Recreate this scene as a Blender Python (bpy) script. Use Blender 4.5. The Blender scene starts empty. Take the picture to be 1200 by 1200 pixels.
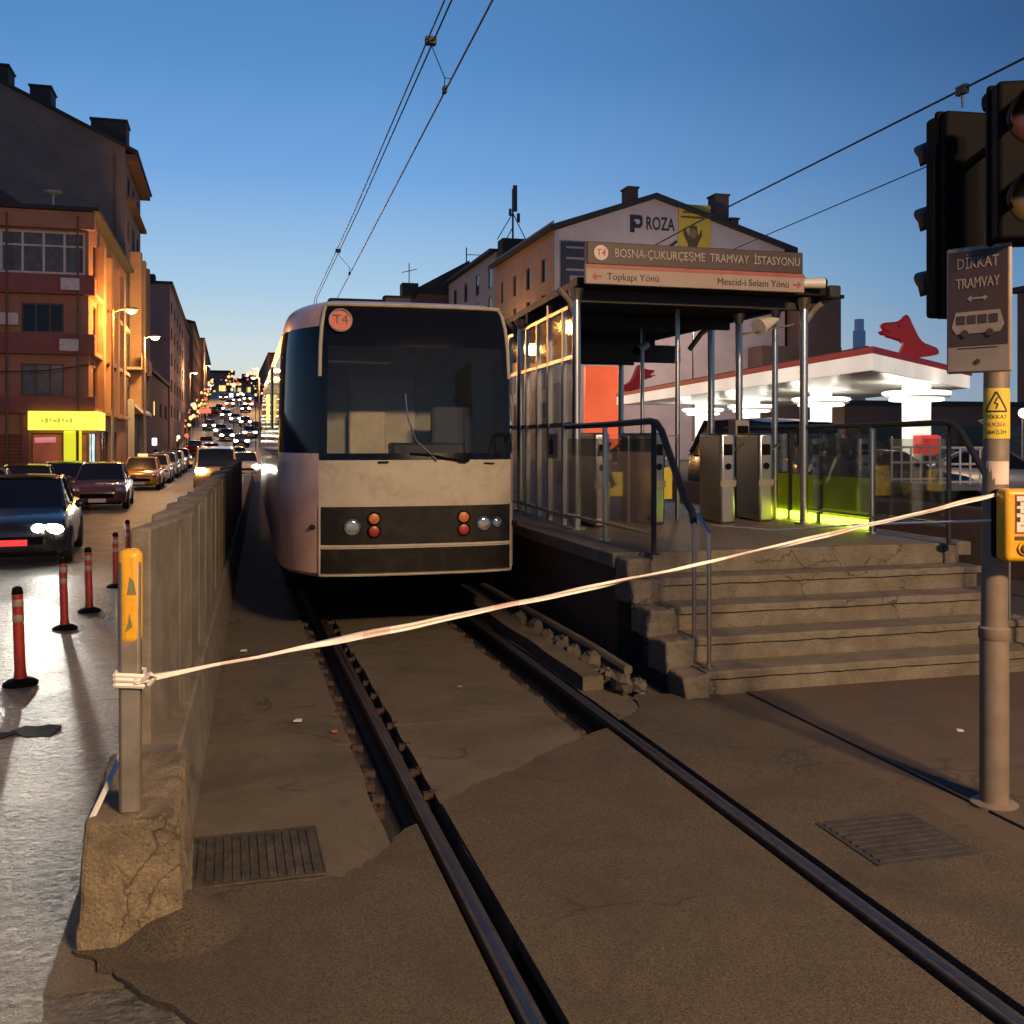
import bpy, bmesh, math, random
from mathutils import Vector, Matrix
random.seed(11)
S = bpy.context.scene
COL = S.collection
R = math.radians
BASE = {}

# ------------------------------------------------------------------ helpers
class MB:
    """collects faces, then links them as ONE mesh object"""
    def __init__(s):
        s.v = []; s.f = []; s.m = []; s.mi = 0
    def add(s, vs, fs):
        n = len(s.v); s.v += [tuple(p) for p in vs]
        for f in fs:
            s.f.append([n + i for i in f]); s.m.append(s.mi)
        return s
    def box(s, x0, x1, y0, y1, z0, z1):
        return s.add([(x0,y0,z0),(x1,y0,z0),(x1,y1,z0),(x0,y1,z0),(x0,y0,z1),(x1,y0,z1),(x1,y1,z1),(x0,y1,z1)],
                     [(3,2,1,0),(4,5,6,7),(0,1,5,4),(1,2,6,5),(2,3,7,6),(3,0,4,7)])
    def obox(s, c, ux, uy, uz):
        c, ux, uy, uz = Vector(c), Vector(ux), Vector(uy), Vector(uz)
        P = [c + a*ux + b*uy + d*uz for d in (-1,1) for a,b in ((-1,-1),(1,-1),(1,1),(-1,1))]
        return s.add(P, [(3,2,1,0),(4,5,6,7),(0,1,5,4),(1,2,6,5),(2,3,7,6),(3,0,4,7)])
    def poly(s, pts):
        return s.add(pts, [tuple(range(len(pts)))])
    def prism(s, pts, d):
        """planar polygon pts extruded by vector d"""
        d = Vector(d); n = len(pts); a = [Vector(p) for p in pts]; b = [p + d for p in a]
        fs = [tuple(range(n))[::-1], tuple(range(n, 2*n))] + [(i, (i+1)%n, n+(i+1)%n, n+i) for i in range(n)]
        return s.add(a + b, fs)
    def tube(s, path, r, n=8, caps=True):
        path = [Vector(p) for p in path]; rr = r if isinstance(r, (list, tuple)) else [r]*len(path)
        vs = []; up = None
        for i, p in enumerate(path):
            t = (path[min(i+1, len(path)-1)] - path[max(i-1, 0)]).normalized()
            if up is None:
                up = Vector((0,0,1)) if abs(t.z) < .9 else Vector((1,0,0))
            a = t.cross(up).normalized(); b = a.cross(t).normalized(); up = b
            for k in range(n):
                q = 2*math.pi*k/n
                vs.append(p + rr[i]*(math.cos(q)*a + math.sin(q)*b))
        fs = []
        for i in range(len(path)-1):
            for k in range(n):
                fs.append((i*n+k, i*n+(k+1)%n, (i+1)*n+(k+1)%n, (i+1)*n+k))
        if caps:
            fs.append(tuple(range(n))[::-1]); fs.append(tuple((len(path)-1)*n+k for k in range(n)))
        return s.add(vs, fs)
    def cyl(s, c, ax, r, h, n=20, r2=None):
        c = Vector(c); ax = Vector(ax).normalized()
        return s.tube([c, c + ax*h], [r, r if r2 is None else r2], n)
    def lathe(s, prof, c=(0,0,0), n=20):
        vs = []; fs = []; c = Vector(c)
        for r, z in prof:
            for k in range(n):
                q = 2*math.pi*k/n
                vs.append(c + Vector((r*math.cos(q), r*math.sin(q), z)))
        for i in range(len(prof)-1):
            for k in range(n):
                fs.append((i*n+k, i*n+(k+1)%n, (i+1)*n+(k+1)%n, (i+1)*n+k))
        fs.append(tuple(range(n))[::-1]); fs.append(tuple((len(prof)-1)*n+k for k in range(n)))
        return s.add(vs, fs)
    def sphere(s, c, r, n=12, sc=(1,1,1)):
        prof = [(max(.001, math.sin(math.pi*i/8))*r, -math.cos(math.pi*i/8)*r) for i in range(9)]
        k = len(s.v); s.lathe(prof, (0,0,0), n)
        for i in range(k, len(s.v)):
            p = s.v[i]; s.v[i] = (p[0]*sc[0]+c[0], p[1]*sc[1]+c[1], p[2]*sc[2]+c[2])
        return s
    def grid(s, fn, us, vs_):
        P = [fn(u, v) for v in vs_ for u in us]; n = len(us)
        return s.add(P, [(j*n+i, j*n+i+1, (j+1)*n+i+1, (j+1)*n+i) for j in range(len(vs_)-1) for i in range(n-1)])
    def text(s, body, size, o, right=(1,0,0), up=(0,0,1), ext=.004, align='CENTER', fn=None, wide=1.0):
        cu = bpy.data.curves.new('lettering', 'FONT'); cu.body = body; cu.size = size; cu.extrude = ext
        cu.align_x = align; cu.align_y = 'CENTER'; cu.resolution_u = 3
        ob = bpy.data.objects.new('lettering', cu); COL.objects.link(ob)
        me = ob.evaluated_get(bpy.context.evaluated_depsgraph_get()).to_mesh()
        o, right, up = Vector(o), Vector(right).normalized(), Vector(up).normalized(); nn = right.cross(up)
        if fn: vs = [fn(v.co.x*wide, v.co.y, v.co.z) for v in me.vertices]
        else: vs = [o + right*v.co.x*wide + up*v.co.y + nn*v.co.z for v in me.vertices]
        s.add(vs, [tuple(p.vertices) for p in me.polygons])
        bpy.data.objects.remove(ob); bpy.data.curves.remove(cu)
        return s
    def build(s, name, mat, parent=None, loc=None, smooth=40, bevel=0, seg=2, recalc=True):
        base = BASE[parent.name] if parent else Vector(loc if loc is not None else (0,0,0))
        me = bpy.data.meshes.new(name)
        me.from_pydata([tuple(Vector(p) - base) for p in s.v], [], s.f)
        for m in (mat if isinstance(mat, (list, tuple)) else [mat]): me.materials.append(m)
        for p, mi in zip(me.polygons, s.m): p.material_index = mi
        if recalc:
            bm = bmesh.new(); bm.from_mesh(me); bmesh.ops.recalc_face_normals(bm, faces=bm.faces); bm.to_mesh(me); bm.free()
        if smooth:
            for p in me.polygons: p.use_smooth = True
            me.set_sharp_from_angle(angle=R(smooth))
        o = bpy.data.objects.new(name, me); COL.objects.link(o)
        if parent: o.parent = parent
        else: o.location = base
        BASE[o.name] = base
        if bevel:
            b = o.modifiers.new('bevel', 'BEVEL'); b.width = bevel; b.segments = seg; b.limit_method = 'ANGLE'; b.angle_limit = R(40)
        return o

def weather(o, amount=.012, size=.12, lv=4):
    """worn, slightly lumpy surface: subdivide and push the faces about with a noise texture"""
    s_ = o.modifiers.new('subdivide','SUBSURF'); s_.subdivision_type = 'SIMPLE'; s_.levels = s_.render_levels = lv
    tx_ = bpy.data.textures.new('wear','CLOUDS'); tx_.noise_scale = size; tx_.noise_depth = 3
    d_ = o.modifiers.new('wear','DISPLACE'); d_.texture = tx_; d_.strength = amount; d_.mid_level = .5; return o
def tag(o, label=None, cat=None, group=None, kind=None):
    if label: o['label'] = label
    if cat: o['category'] = cat
    if group: o['group'] = group
    if kind: o['kind'] = kind
    return o
def thing(name, label, cat, loc=(0,0,0), group=None):
    o = bpy.data.objects.new(name, None); COL.objects.link(o); o.empty_display_size = .3
    o.location = loc; BASE[o.name] = Vector(loc)
    return tag(o, label, cat, group)
def struct(mb, name, mat, **k):
    return tag(mb.build(name, mat, **k), kind='structure')
def kids(o): return [c for c in bpy.data.objects if c.parent == o]
def copy_tree(o, parent=None):
    c = o.copy(); COL.objects.link(c); c.parent = parent
    if o.type == 'LIGHT': pass
    BASE[c.name] = BASE.get(o.name, Vector())
    for ch in kids(o): copy_tree(ch, c)
    return c
def put(o, loc, rz=0, label=None, group=None):
    o.location = loc; o.rotation_euler = (0,0,rz)
    if label: o['label'] = label
    if group: o['group'] = group
    return o

# ------------------------------------------------------------------ materials
def nt_of(name):
    m = bpy.data.materials.new(name); m.use_nodes = True
    nt = m.node_tree; b = nt.nodes['Principled BSDF']
    return m, nt, b
def mat(name, col, rough=.6, metal=0, var=.18, scale=6, bump=0, bscale=60, spec=.5, dirt=None, dscale=1.2, damt=.6, coat=0, grain=0, gscale=220, bdist=.02, cracks=None, ccol=(.012,.010,.008)):
    m, nt, b = nt_of(name); N = nt.nodes.new; L = nt.links.new
    tc = N('ShaderNodeTexCoord')
    nz = N('ShaderNodeTexNoise'); nz.inputs['Scale'].default_value = scale; nz.inputs['Detail'].default_value = 6; nz.inputs['Roughness'].default_value = .62
    L(tc.outputs['Object'], nz.inputs['Vector'])
    rp = N('ShaderNodeValToRGB')
    c = Vector(col)
    rp.color_ramp.elements[0].position = .3; rp.color_ramp.elements[1].position = .7
    rp.color_ramp.elements[0].color = (*(c*(1-var)), 1); rp.color_ramp.elements[1].color = (*(c*(1+var)), 1)
    L(nz.outputs['Fac'], rp.inputs['Fac']); out = rp.outputs['Color']
    if grain:
        g = N('ShaderNodeTexNoise'); g.inputs['Scale'].default_value = gscale; g.inputs['Detail'].default_value = 3
        L(tc.outputs['Object'], g.inputs['Vector'])
        gr = N('ShaderNodeMapRange'); gr.inputs['From Min'].default_value = .3; gr.inputs['From Max'].default_value = .7
        gr.inputs['To Min'].default_value = 1-grain; gr.inputs['To Max'].default_value = 1+grain
        L(g.outputs['Fac'], gr.inputs['Value'])
        mx = N('ShaderNodeVectorMath'); mx.operation = 'SCALE'; L(out, mx.inputs[0]); L(gr.outputs['Result'], mx.inputs['Scale']); out = mx.outputs['Vector']
    if dirt:
        d = N('ShaderNodeTexNoise'); d.inputs['Scale'].default_value = dscale; d.inputs['Detail'].default_value = 8; d.inputs['Roughness'].default_value = .7; d.inputs['Distortion'].default_value = .6
        L(tc.outputs['Object'], d.inputs['Vector'])
        dr = N('ShaderNodeMapRange'); dr.inputs['From Min'].default_value = .48; dr.inputs['From Max'].default_value = .68; dr.inputs['To Max'].default_value = damt
        L(d.outputs['Fac'], dr.inputs['Value'])
        mx = N('ShaderNodeMix'); mx.data_type = 'RGBA'; L(dr.outputs['Result'], mx.inputs['Factor']); L(out, mx.inputs['A']); mx.inputs['B'].default_value = (*dirt, 1); out = mx.outputs['Result']
    if cracks:
        cs, cw, camt = cracks
        wn = N('ShaderNodeTexNoise'); wn.inputs['Scale'].default_value = 2.6; wn.inputs['Detail'].default_value = 6; L(tc.outputs['Object'], wn.inputs['Vector'])
        wv = N('ShaderNodeVectorMath'); wv.operation = 'SCALE'; wv.inputs['Scale'].default_value = .55; L(wn.outputs['Color'], wv.inputs[0])
        wa = N('ShaderNodeVectorMath'); wa.operation = 'ADD'; L(tc.outputs['Object'], wa.inputs[0]); L(wv.outputs[0], wa.inputs[1])
        vo = N('ShaderNodeTexVoronoi'); vo.feature = 'DISTANCE_TO_EDGE'; vo.inputs['Scale'].default_value = cs; L(wa.outputs[0], vo.inputs['Vector'])
        ck = N('ShaderNodeMapRange'); ck.inputs['From Min'].default_value = cw*.4; ck.inputs['From Max'].default_value = cw; ck.inputs['To Min'].default_value = 1; ck.inputs['To Max'].default_value = 0; L(vo.outputs['Distance'], ck.inputs['Value'])
        mk = N('ShaderNodeTexNoise'); mk.inputs['Scale'].default_value = .9; mk.inputs['Detail'].default_value = 3; L(tc.outputs['Object'], mk.inputs['Vector'])
        mm = N('ShaderNodeMapRange'); mm.inputs['From Min'].default_value = .47; mm.inputs['From Max'].default_value = .57; mm.inputs['To Max'].default_value = camt; L(mk.outputs['Fac'], mm.inputs['Value'])
        pr = N('ShaderNodeMath'); pr.operation = 'MULTIPLY'; L(ck.outputs[0], pr.inputs[0]); L(mm.outputs[0], pr.inputs[1])
        mx = N('ShaderNodeMix'); mx.data_type = 'RGBA'; L(pr.outputs[0], mx.inputs['Factor']); L(out, mx.inputs['A']); mx.inputs['B'].default_value = (*ccol, 1); out = mx.outputs['Result']
    L(out, b.inputs['Base Color'])
    rr = N('ShaderNodeMapRange'); rr.inputs['To Min'].default_value = max(.02, rough*.8); rr.inputs['To Max'].default_value = min(1, rough*1.2); L(nz.outputs['Fac'], rr.inputs['Value']); L(rr.outputs['Result'], b.inputs['Roughness'])
    b.inputs['Metallic'].default_value = metal; b.inputs['Specular IOR Level'].default_value = spec; b.inputs['Coat Weight'].default_value = coat
    b.inputs['Coat Roughness'].default_value = .05
    if bump:
        bn = N('ShaderNodeTexNoise'); bn.inputs['Scale'].default_value = bscale; bn.inputs['Detail'].default_value = 6; bn.inputs['Roughness'].default_value = .65
        L(tc.outputs['Object'], bn.inputs['Vector'])
        bp = N('ShaderNodeBump'); bp.inputs['Strength'].default_value = bump; bp.inputs['Distance'].default_value = bdist
        L(bn.outputs['Fac'], bp.inputs['Height']); L(bp.outputs['Normal'], b.inputs['Normal'])
    return m
def emis(name, col, strength, sample=True, base=(.3,.3,.3), var=0, vscale=3):
    m, nt, b = nt_of(name)
    b.inputs['Base Color'].default_value = (*base, 1); b.inputs['Emission Color'].default_value = (*col, 1); b.inputs['Emission Strength'].default_value = strength
    if var:
        N = nt.nodes.new; L = nt.links.new; tc = N('ShaderNodeTexCoord'); nz = N('ShaderNodeTexNoise'); nz.inputs['Scale'].default_value = vscale
        L(tc.outputs['Object'], nz.inputs['Vector']); mr = N('ShaderNodeMapRange'); mr.inputs['From Min'].default_value=.3; mr.inputs['From Max'].default_value=.7
        mr.inputs['To Min'].default_value = strength*(1-var); mr.inputs['To Max'].default_value = strength*(1+var)
        L(nz.outputs['Fac'], mr.inputs['Value']); L(mr.outputs['Result'], b.inputs['Emission Strength'])
    if not sample: m.cycles.emission_sampling = 'NONE'
    return m
def glass(name, tint=(.93,.95,.93), refl=.12, rough=.03, dust=.035, dcol=(.4,.38,.35)):
    """thin sheet of glass: see-through, a mirror-like reflection and a film of dust"""
    m, nt, b = nt_of(name); N = nt.nodes.new; L = nt.links.new; nt.nodes.remove(b); out = nt.nodes['Material Output']
    tr = N('ShaderNodeBsdfTransparent'); tr.inputs['Color'].default_value = (*tint, 1)
    gl = N('ShaderNodeBsdfGlossy'); gl.inputs['Roughness'].default_value = rough; gl.inputs['Color'].default_value = (.9,.9,.9,1)
    df = N('ShaderNodeBsdfDiffuse'); df.inputs['Color'].default_value = (*dcol, 1)
    lw = N('ShaderNodeFresnel'); lw.inputs['IOR'].default_value = 1.5
    mr = N('ShaderNodeMath'); mr.operation = 'MULTIPLY_ADD'; mr.inputs[1].default_value = .5; mr.inputs[2].default_value = refl*.3; L(lw.outputs['Fac'], mr.inputs[0])
    m1 = N('ShaderNodeMixShader'); L(mr.outputs[0], m1.inputs['Fac']); L(tr.outputs[0], m1.inputs[1]); L(gl.outputs[0], m1.inputs[2])
    tc = N('ShaderNodeTexCoord'); nz = N('ShaderNodeTexNoise'); nz.inputs['Scale'].default_value = 2.2; nz.inputs['Detail'].default_value = 7; L(tc.outputs['Object'], nz.inputs['Vector'])
    dm = N('ShaderNodeMath'); dm.operation = 'MULTIPLY'; dm.inputs[1].default_value = dust*2; L(nz.outputs['Fac'], dm.inputs[0])
    m2 = N('ShaderNodeMixShader'); L(dm.outputs[0], m2.inputs['Fac']); L(m1.outputs[0], m2.inputs[1]); L(df.outputs[0], m2.inputs[2])
    L(m2.outputs[0], out.inputs['Surface'])
    return m

M = {}
M['asphalt'] = mat('crossing_asphalt', (.090,.070,.047), .85, var=.14, scale=2.2, bump=.9, bscale=120, grain=.6, gscale=120, dirt=(.052,.040,.028), dscale=1.3, damt=.8, cracks=(.7,.007,.45))
M['plaza'] = mat('pavement_asphalt', (.085,.062,.045), .8, var=.14, scale=3, bump=.45, bscale=150, grain=.25, gscale=200, dirt=(.085,.040,.030), dscale=.7, damt=.8, cracks=(.7,.008,.5))
M['bed'] = mat('track_concrete', (.135,.110,.078), .82, var=.16, scale=2.5, bump=.9, bscale=90, grain=.45, gscale=120, dirt=(.08,.066,.046), dscale=1.8, damt=.9, cracks=(.7,.010,.6))
M['road'] = mat('worn_road', (.135,.130,.115), .48, var=.28, scale=2.2, bump=1.0, bscale=16, bdist=.11, cracks=(.85,.02,.95), grain=.5, gscale=30, dirt=(.05,.048,.042), dscale=1.3, damt=.8, spec=.6)
M['terrain'] = mat('earth', (.06,.05,.04), .9)
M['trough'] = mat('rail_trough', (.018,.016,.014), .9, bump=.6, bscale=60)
M['rail'] = mat('rail_steel', (.075,.068,.064), .5, metal=.6, var=.3, scale=20)
M['railtop'] = mat('rail_polished', (.17,.165,.165), .42, metal=1, var=.2, scale=12)
M['railside'] = mat('rail_rust', (.05,.03,.02), .7, metal=.3, var=.3, scale=30)
M['clip'] = mat('clip_iron', (.045,.025,.018), .75, var=.4, scale=40)
M['wall'] = mat('wall_concrete', (.185,.157,.12), .88, var=.28, scale=5, cracks=(1.3,.007,.5), bump=.4, bscale=50, grain=.12, dirt=(.11,.09,.07), dscale=2.2, damt=.8)
M['block'] = mat('block_concrete', (.215,.165,.105), .88, var=.3, scale=7, bump=.9, bscale=55, grain=.25, gscale=90, dirt=(.10,.08,.055), dscale=4, damt=.9, cracks=(2.2,.012,.6))
M['step'] = mat('step_stone', (.175,.150,.116), .82, var=.28, scale=5, bump=.8, bscale=70, grain=.25, gscale=110, cracks=(1.1,.008,.7), dirt=(.12,.09,.06), dscale=2.4, damt=.8)
M['deck'] = mat('platform_paving', (.17,.135,.10), .6, var=.2, scale=4, bump=.3, bscale=60, dirt=(.09,.07,.05), dscale=1.5)
M['platwall'] = mat('platform_wall', (.075,.045,.035), .85, var=.25, scale=3, bump=.4, bscale=40)  # dark tone puts the shade on the platform's side into the colour
M['steel'] = mat('stainless_steel', (.50,.46,.41), .30, metal=1, var=.05, scale=2.5)
M['darksteel'] = mat('dark_handrail', (.035,.032,.03), .4, metal=.4)
M['galv'] = mat('galvanised_steel', (.27,.24,.205), .5, metal=.55, var=.18, scale=9, dirt=(.16,.11,.07), dscale=4, damt=.6)
M['polepaint'] = mat('pole_paint', (.21,.165,.13), .5, metal=.2, var=.18, scale=7, dirt=(.20,.13,.09), dscale=5, damt=.6)
M['yellow'] = mat('yellow_plastic', (.75,.38,.02), .4, var=.1, scale=12, dirt=(.4,.2,.03), dscale=14, damt=.5)
M['black'] = mat('black_plastic', (.004,.004,.0045), .7, spec=.08, var=.2)
M['rubber'] = mat('tyre_rubber', (.012,.012,.012), .8)
M['white'] = mat('white_paint', (.68,.64,.58), .4, var=.08, dirt=(.4,.35,.3), dscale=3, damt=.35)
M['cream'] = mat('cream_paint', (.405,.355,.275), .38, var=.08, scale=4, dirt=(.27,.225,.155), dscale=4.5, damt=.7, coat=.1)
M['mauve'] = mat('dusty_pink_body', (.56,.37,.33), .3, var=.12, scale=4, dirt=(.36,.235,.205), dscale=3, damt=.7, coat=.2)  # pinkish tone for the tram body
M['darkpaint'] = mat('dark_paint', (.011,.010,.009), .5, var=.25, scale=6, spec=.2, dirt=(.035,.03,.025), dscale=6, damt=.6)
M['mask'] = mat('black_glass', (.006,.006,.008), .07, var=.1, spec=.32)
M['pane'] = mat('window_glass', (.016,.016,.017), .09, var=.3, scale=1.3, spec=.3)
M['curtain'] = mat('curtained_glass', (.10,.085,.07), .2, var=.35, scale=3)
M['glass'] = glass('clear_glass')
M['screen'] = glass('windscreen_glass', (.85,.86,.84), .03, .02, .03, (.3,.3,.28))
M['lamp_red'] = mat('red_lens', (.30,.025,.02), .4)
M['lamp_orange'] = mat('orange_lens', (.45,.13,.025), .4)
M['bolred'] = mat('bollard_red', (.36,.03,.02), .45, var=.2, scale=14, dirt=(.12,.02,.015), dscale=9, damt=.6)
M['reflect'] = mat('reflective_band', (.30,.24,.22), .45)
M['tape'] = mat('white_tape', (.80,.74,.68), .45, var=.1)
M['tapered'] = mat('red_tape', (.74,.55,.48), .45, var=.1)
M['cable'] = mat('cable_black', (.015,.016,.02), .5)
M['signgrey'] = mat('sign_grey', (.30,.25,.21), .5, var=.1, dirt=(.2,.16,.13), dscale=4)
M['signbrown'] = mat('sign_dark', (.060,.038,.035), .5, var=.1)
M['letters'] = mat('pale_letters', (.36,.31,.28), .5)
M['lettersdark'] = mat('dark_letters', (.03,.025,.03), .5)
M['lettersred'] = mat('red_letters', (.32,.06,.05), .5)
M['redpaint'] = mat('red_paint', (.40,.015,.015), .4, var=.12)
M['rooftile'] = mat('dark_roof', (.03,.028,.03), .8, var=.3, scale=3)
M['orangewall'] = mat('terracotta_plaster', (.36,.17,.10), .85, var=.12, scale=1.2, bump=.15, bscale=20, dirt=(.24,.11,.07), dscale=.5, damt=.5)
M['band'] = mat('reddish_plaster', (.26,.085,.07), .85, var=.12, scale=1.2, dirt=(.17,.06,.05), dscale=.6, damt=.5)
M['gable'] = mat('grey_brown_plaster', (.20,.145,.125), .9, var=.10, scale=.6, dirt=(.09,.07,.065), dscale=.25, damt=.5)
M['plasterpink'] = mat('pinkish_plaster', (.58,.46,.43), .9, var=.08, scale=.5, dirt=(.42,.29,.27), dscale=.3, damt=.5)
M['ochre'] = mat('ochre_plaster', (.50,.30,.18), .9, var=.1, scale=.8, dirt=(.30,.16,.09), dscale=.4, damt=.5)
M['palewall'] = mat('pale_plaster', (.40,.38,.36), .9, var=.1, scale=.6)
M['farwall'] = mat('far_plaster', (.26,.18,.17), .9, var=.2, scale=.4)
M['brownwall'] = mat('brown_plaster', (.15,.085,.065), .9, var=.15, scale=.6)
M['frame'] = mat('window_frame', (.55,.50,.46), .5)
M['framedark'] = mat('dark_frame', (.06,.045,.04), .5)
M['canopywhite'] = mat('canopy_panels', (.80,.78,.72), .3, var=.05)
M['chrome'] = mat('rim_alloy', (.5,.5,.5), .25, metal=1)
M['pole'] = mat('lamp_post_steel', (.30,.24,.18), .5, metal=.3)
M['stickpink'] = mat('pale_sticker', (.62,.48,.45), .6)
M['stickyellow'] = mat('yellow_sticker', (.66,.50,.05), .5, var=.1, dirt=(.4,.3,.08), dscale=20, damt=.4)
M['seatblue'] = mat('seat_fabric', (.05,.06,.09), .9)
M['panelgrey'] = mat('cab_partition', (.42,.39,.33), .7)
# lamps and lit signs, and surfaces with emission added to look lit
E = {}
E['sodium'] = emis('sodium_lamp', (1,.46,.07), 9)
E['warmlamp'] = emis('warm_lamp', (1,.70,.28), 6)
E['streetwhite'] = emis('street_lamp_glass', (1,.74,.46), 8)
E['shopyellow'] = emis('lit_yellow_sign', (1,.88,.10), 1.15, base=(.6,.5,.05), var=.12, vscale=1.5)
E['shopgreen'] = emis('lit_yellow_pillar', (.86,.88,.03), .8, base=(.5,.5,.05))
E['shopwhite'] = emis('lit_shop_window', (.62,.85,.9), 1.0, var=.5, vscale=2.5)
E['shopwarm'] = emis('lit_shop_interior', (.55,.12,.05), .18, base=(.3,.1,.05), var=.6, vscale=2)
E['fascia'] = emis('fascia_glow', (1,.85,.68), .66, base=(.7,.66,.6), var=.2, vscale=.3)  # emission added to brighten the fascia, no lamp behind it
E['rededge'] = emis('red_edge_glow', (1,.05,.03), .10, base=(.42,.02,.02))  # slight emission added to brighten the canopy's red edge
E['wolf'] = emis('red_figure_glow', (1,.04,.05), .10, base=(.35,.015,.015))  # emission added so the roof figures look lit
E['pink'] = emis('pink_neon', (1,.25,.35), .55)
E['head'] = emis('headlight_on', (1,.97,.85), 90)
E['headfar'] = emis('far_headlight', (1,.88,.65), 22, sample=False)
E['tail'] = emis('tail_light_on', (1,.06,.04), 2.5, sample=False)
E['canopylight'] = emis('canopy_ring_light', (1,.97,.85), 3)
E['column'] = emis('column_glow', (1,.96,.80), .75, base=(.8,.8,.75))  # emission stands for the ring lights' shine on the columns
E['lime'] = emis('lime_strip', (.78,1,.05), 6.0)
E['far_white'] = emis('lit_white_sign', (.88,.93,1), 1.6, sample=False)
E['far_warm'] = emis('lit_warm_window', (1,.62,.2), 1.6, sample=False)
E['far_yellow'] = emis('lit_yellow_window', (1,.8,.3), 1.1, sample=False)
E['far_red'] = emis('lit_red_sign', (1,.15,.08), 1.2, sample=False)
E['redpanel'] = emis('glowing_red_panel', (1,.15,.04), .62, base=(.5,.06,.03), var=.25, vscale=.4)  # orange-red panel with emission of its own, varied by noise
E['plate'] = emis('lit_red_plate', (1,.05,.06), .9, base=(.4,.03,.03))

# ------------------------------------------------------------------ lights
def point(name, loc, energy, col, radius=.15, parent=None):
    d = bpy.data.lights.new(name, 'POINT'); d.energy = energy; d.color = col; d.shadow_soft_size = radius
    o = bpy.data.objects.new(name, d); COL.objects.link(o); b = BASE[parent.name] if parent else Vector()
    o.location = Vector(loc) - b; o.parent = parent; return o
def spot(name, loc, to, energy, col, size=70, blend=.6, radius=.08, parent=None):
    d = bpy.data.lights.new(name, 'SPOT'); d.energy = energy; d.color = col; d.shadow_soft_size = radius; d.spot_size = R(size); d.spot_blend = blend
    o = bpy.data.objects.new(name, d); COL.objects.link(o); b = BASE[parent.name] if parent else Vector()
    o.location = Vector(loc) - b; o.rotation_euler = (Vector(to)-Vector(loc)).to_track_quat('-Z','Y').to_euler(); o.parent = parent; return o

def lerp(tab, x):
    if x <= tab[0][0]: return tab[0][1]
    for (a, b), (c, d) in zip(tab, tab[1:]):
        if x <= c: return b + (d-b)*(x-a)/(c-a)
    return tab[-1][1]
ZR = [(3,-.01),(5,-.03),(8.7,-.12),(12,-.26),(15,-.28),(20,-.36),(35,-.46),(50,-.56),(75,-.5),(110,0),(150,3),(200,7),(300,15),(420,17)]
def zroad(y): return lerp(ZR, y)
def ctrack(y):
    return 0 if y < 10 else (.6*((y-10)/21)**2 if y < 31 else .6 + .0571*(y-31))
def xwall(y): return -.42 + .03*(y-5.3)          # road side of the track wall
SKY_EL, SKY_ROT, SKY_AIR, SKY_DUST, SKY_OZ, SKY_STR = 2.0, 0.0, 1.0, 0.4, 4.0, 0.10
# ================================================================== SETTING: ground, road, track bed
ys = [-40,-20,-8,0,3,6,9,12,15,18,22,28,35,42,50,60,75,90,110,130,150,175,200,250,300,360,420,600,900,1400]
m = MB(); m.grid(lambda x, y: (x, y, zroad(y)-.22 - (0 if y < 110 else .3) + (max(0, y-420)*.03)), [-900,-400,-100,-30,0,30,100,400,900], ys)
struct(m, 'ground', M['terrain'])
def kerb(y): return lerp([(-40,-9.0),(38,-8.2),(46,-5.6),(60,-5.35),(1000,-5.35)], y)
yr = [-15,-8] + [i*.5 for i in range(-8, 50)] + [26+2*i for i in range(30)] + list(range(86, 420, 8))
m = MB()
def road_pt(u, y):
    x0 = kerb(y); x1 = (lerp([(-15,.79),(3.3,.79),(3.9,xwall(3.9)+.05)], y) if y < 3.9 else xwall(y)+.05 if y < 60 else 1.6 + (min(y,110)-60)*.09)
    x = x0 + (x1-x0)*u
    bump = .012*math.sin(3.1*x+1.7*y)*math.sin(1.3*x-2.3*y) if y < 25 else 0
    return (x, y, zroad(y) + bump)
m.grid(road_pt, [i/10 for i in range(11)], yr)
struct(m, 'road', M['road'])
m = MB(); m.grid(lambda u, y: (-60+u*(kerb(y)+60), y, zroad(y)+.13), [0,.9,1], [-15,0,20,30,38,42,46,52,60,75,90,110,130,150,200,250,300,420])
m.grid(lambda u, y: (kerb(y), y, zroad(y)-.05+.18*u), [0,1], [-15,0,20,30,38,42,46,52,60,75,90,110,130,150,200,250,300,420])
struct(m, 'pavement', M['plaza'])

# rails run along x = .905 and x = 2.34, slots beside them are real gaps down to a dark trough
rng = random.Random(3)
def strip(m, x0, x1, y0, y1, z, th=.14, step=.25, jag=0.0, j0=0, j1=0, far=None, near=None):
    """slab between two lines that follow the track, with slightly ragged edges"""
    n = max(1, int((y1-y0)/step)); yy = [y0 + (y1-y0)*i/n for i in range(n+1)]
    top = []
    for y in yy:
        c = ctrack(y); top.append((x0+c+(rng.uniform(-jag,jag) if j0 else 0), x1+c+(rng.uniform(-jag,jag) if j1 else 0), y))
    vs = []; fs = []
    for a, b, y in top: vs += [(a,y,z),(b,y,z),(a,y,z-th),(b,y,z-th)]
    for i in range(n):
        k = 4*i; fs += [(k,k+1,k+5,k+4),(k+2,k+6,k+7,k+3),(k,k+4,k+6,k+2),(k+1,k+3,k+7,k+5)]
    fs += [(0,2,3,1),(4*n,4*n+1,4*n+3,4*n+2)]
    m.add(vs, fs)
m = MB(); strip(m, -.6, 3.2, -12, 70, -.13, .05, 2); struct(m, 'trough', M['trough'])
m = MB()
def joints(y0, gaps):
    return [y0]+gaps
jl = [3.6, 6.08, 8.4, 10.9, 13.4, 16, 19, 23, 28, 34, 42, 52, 68]
for a, b in zip(jl, jl[1:]):
    strip(m, xwall(0)+.0, .69, a, b-.016, 0, jag=.012, j1=1)
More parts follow.
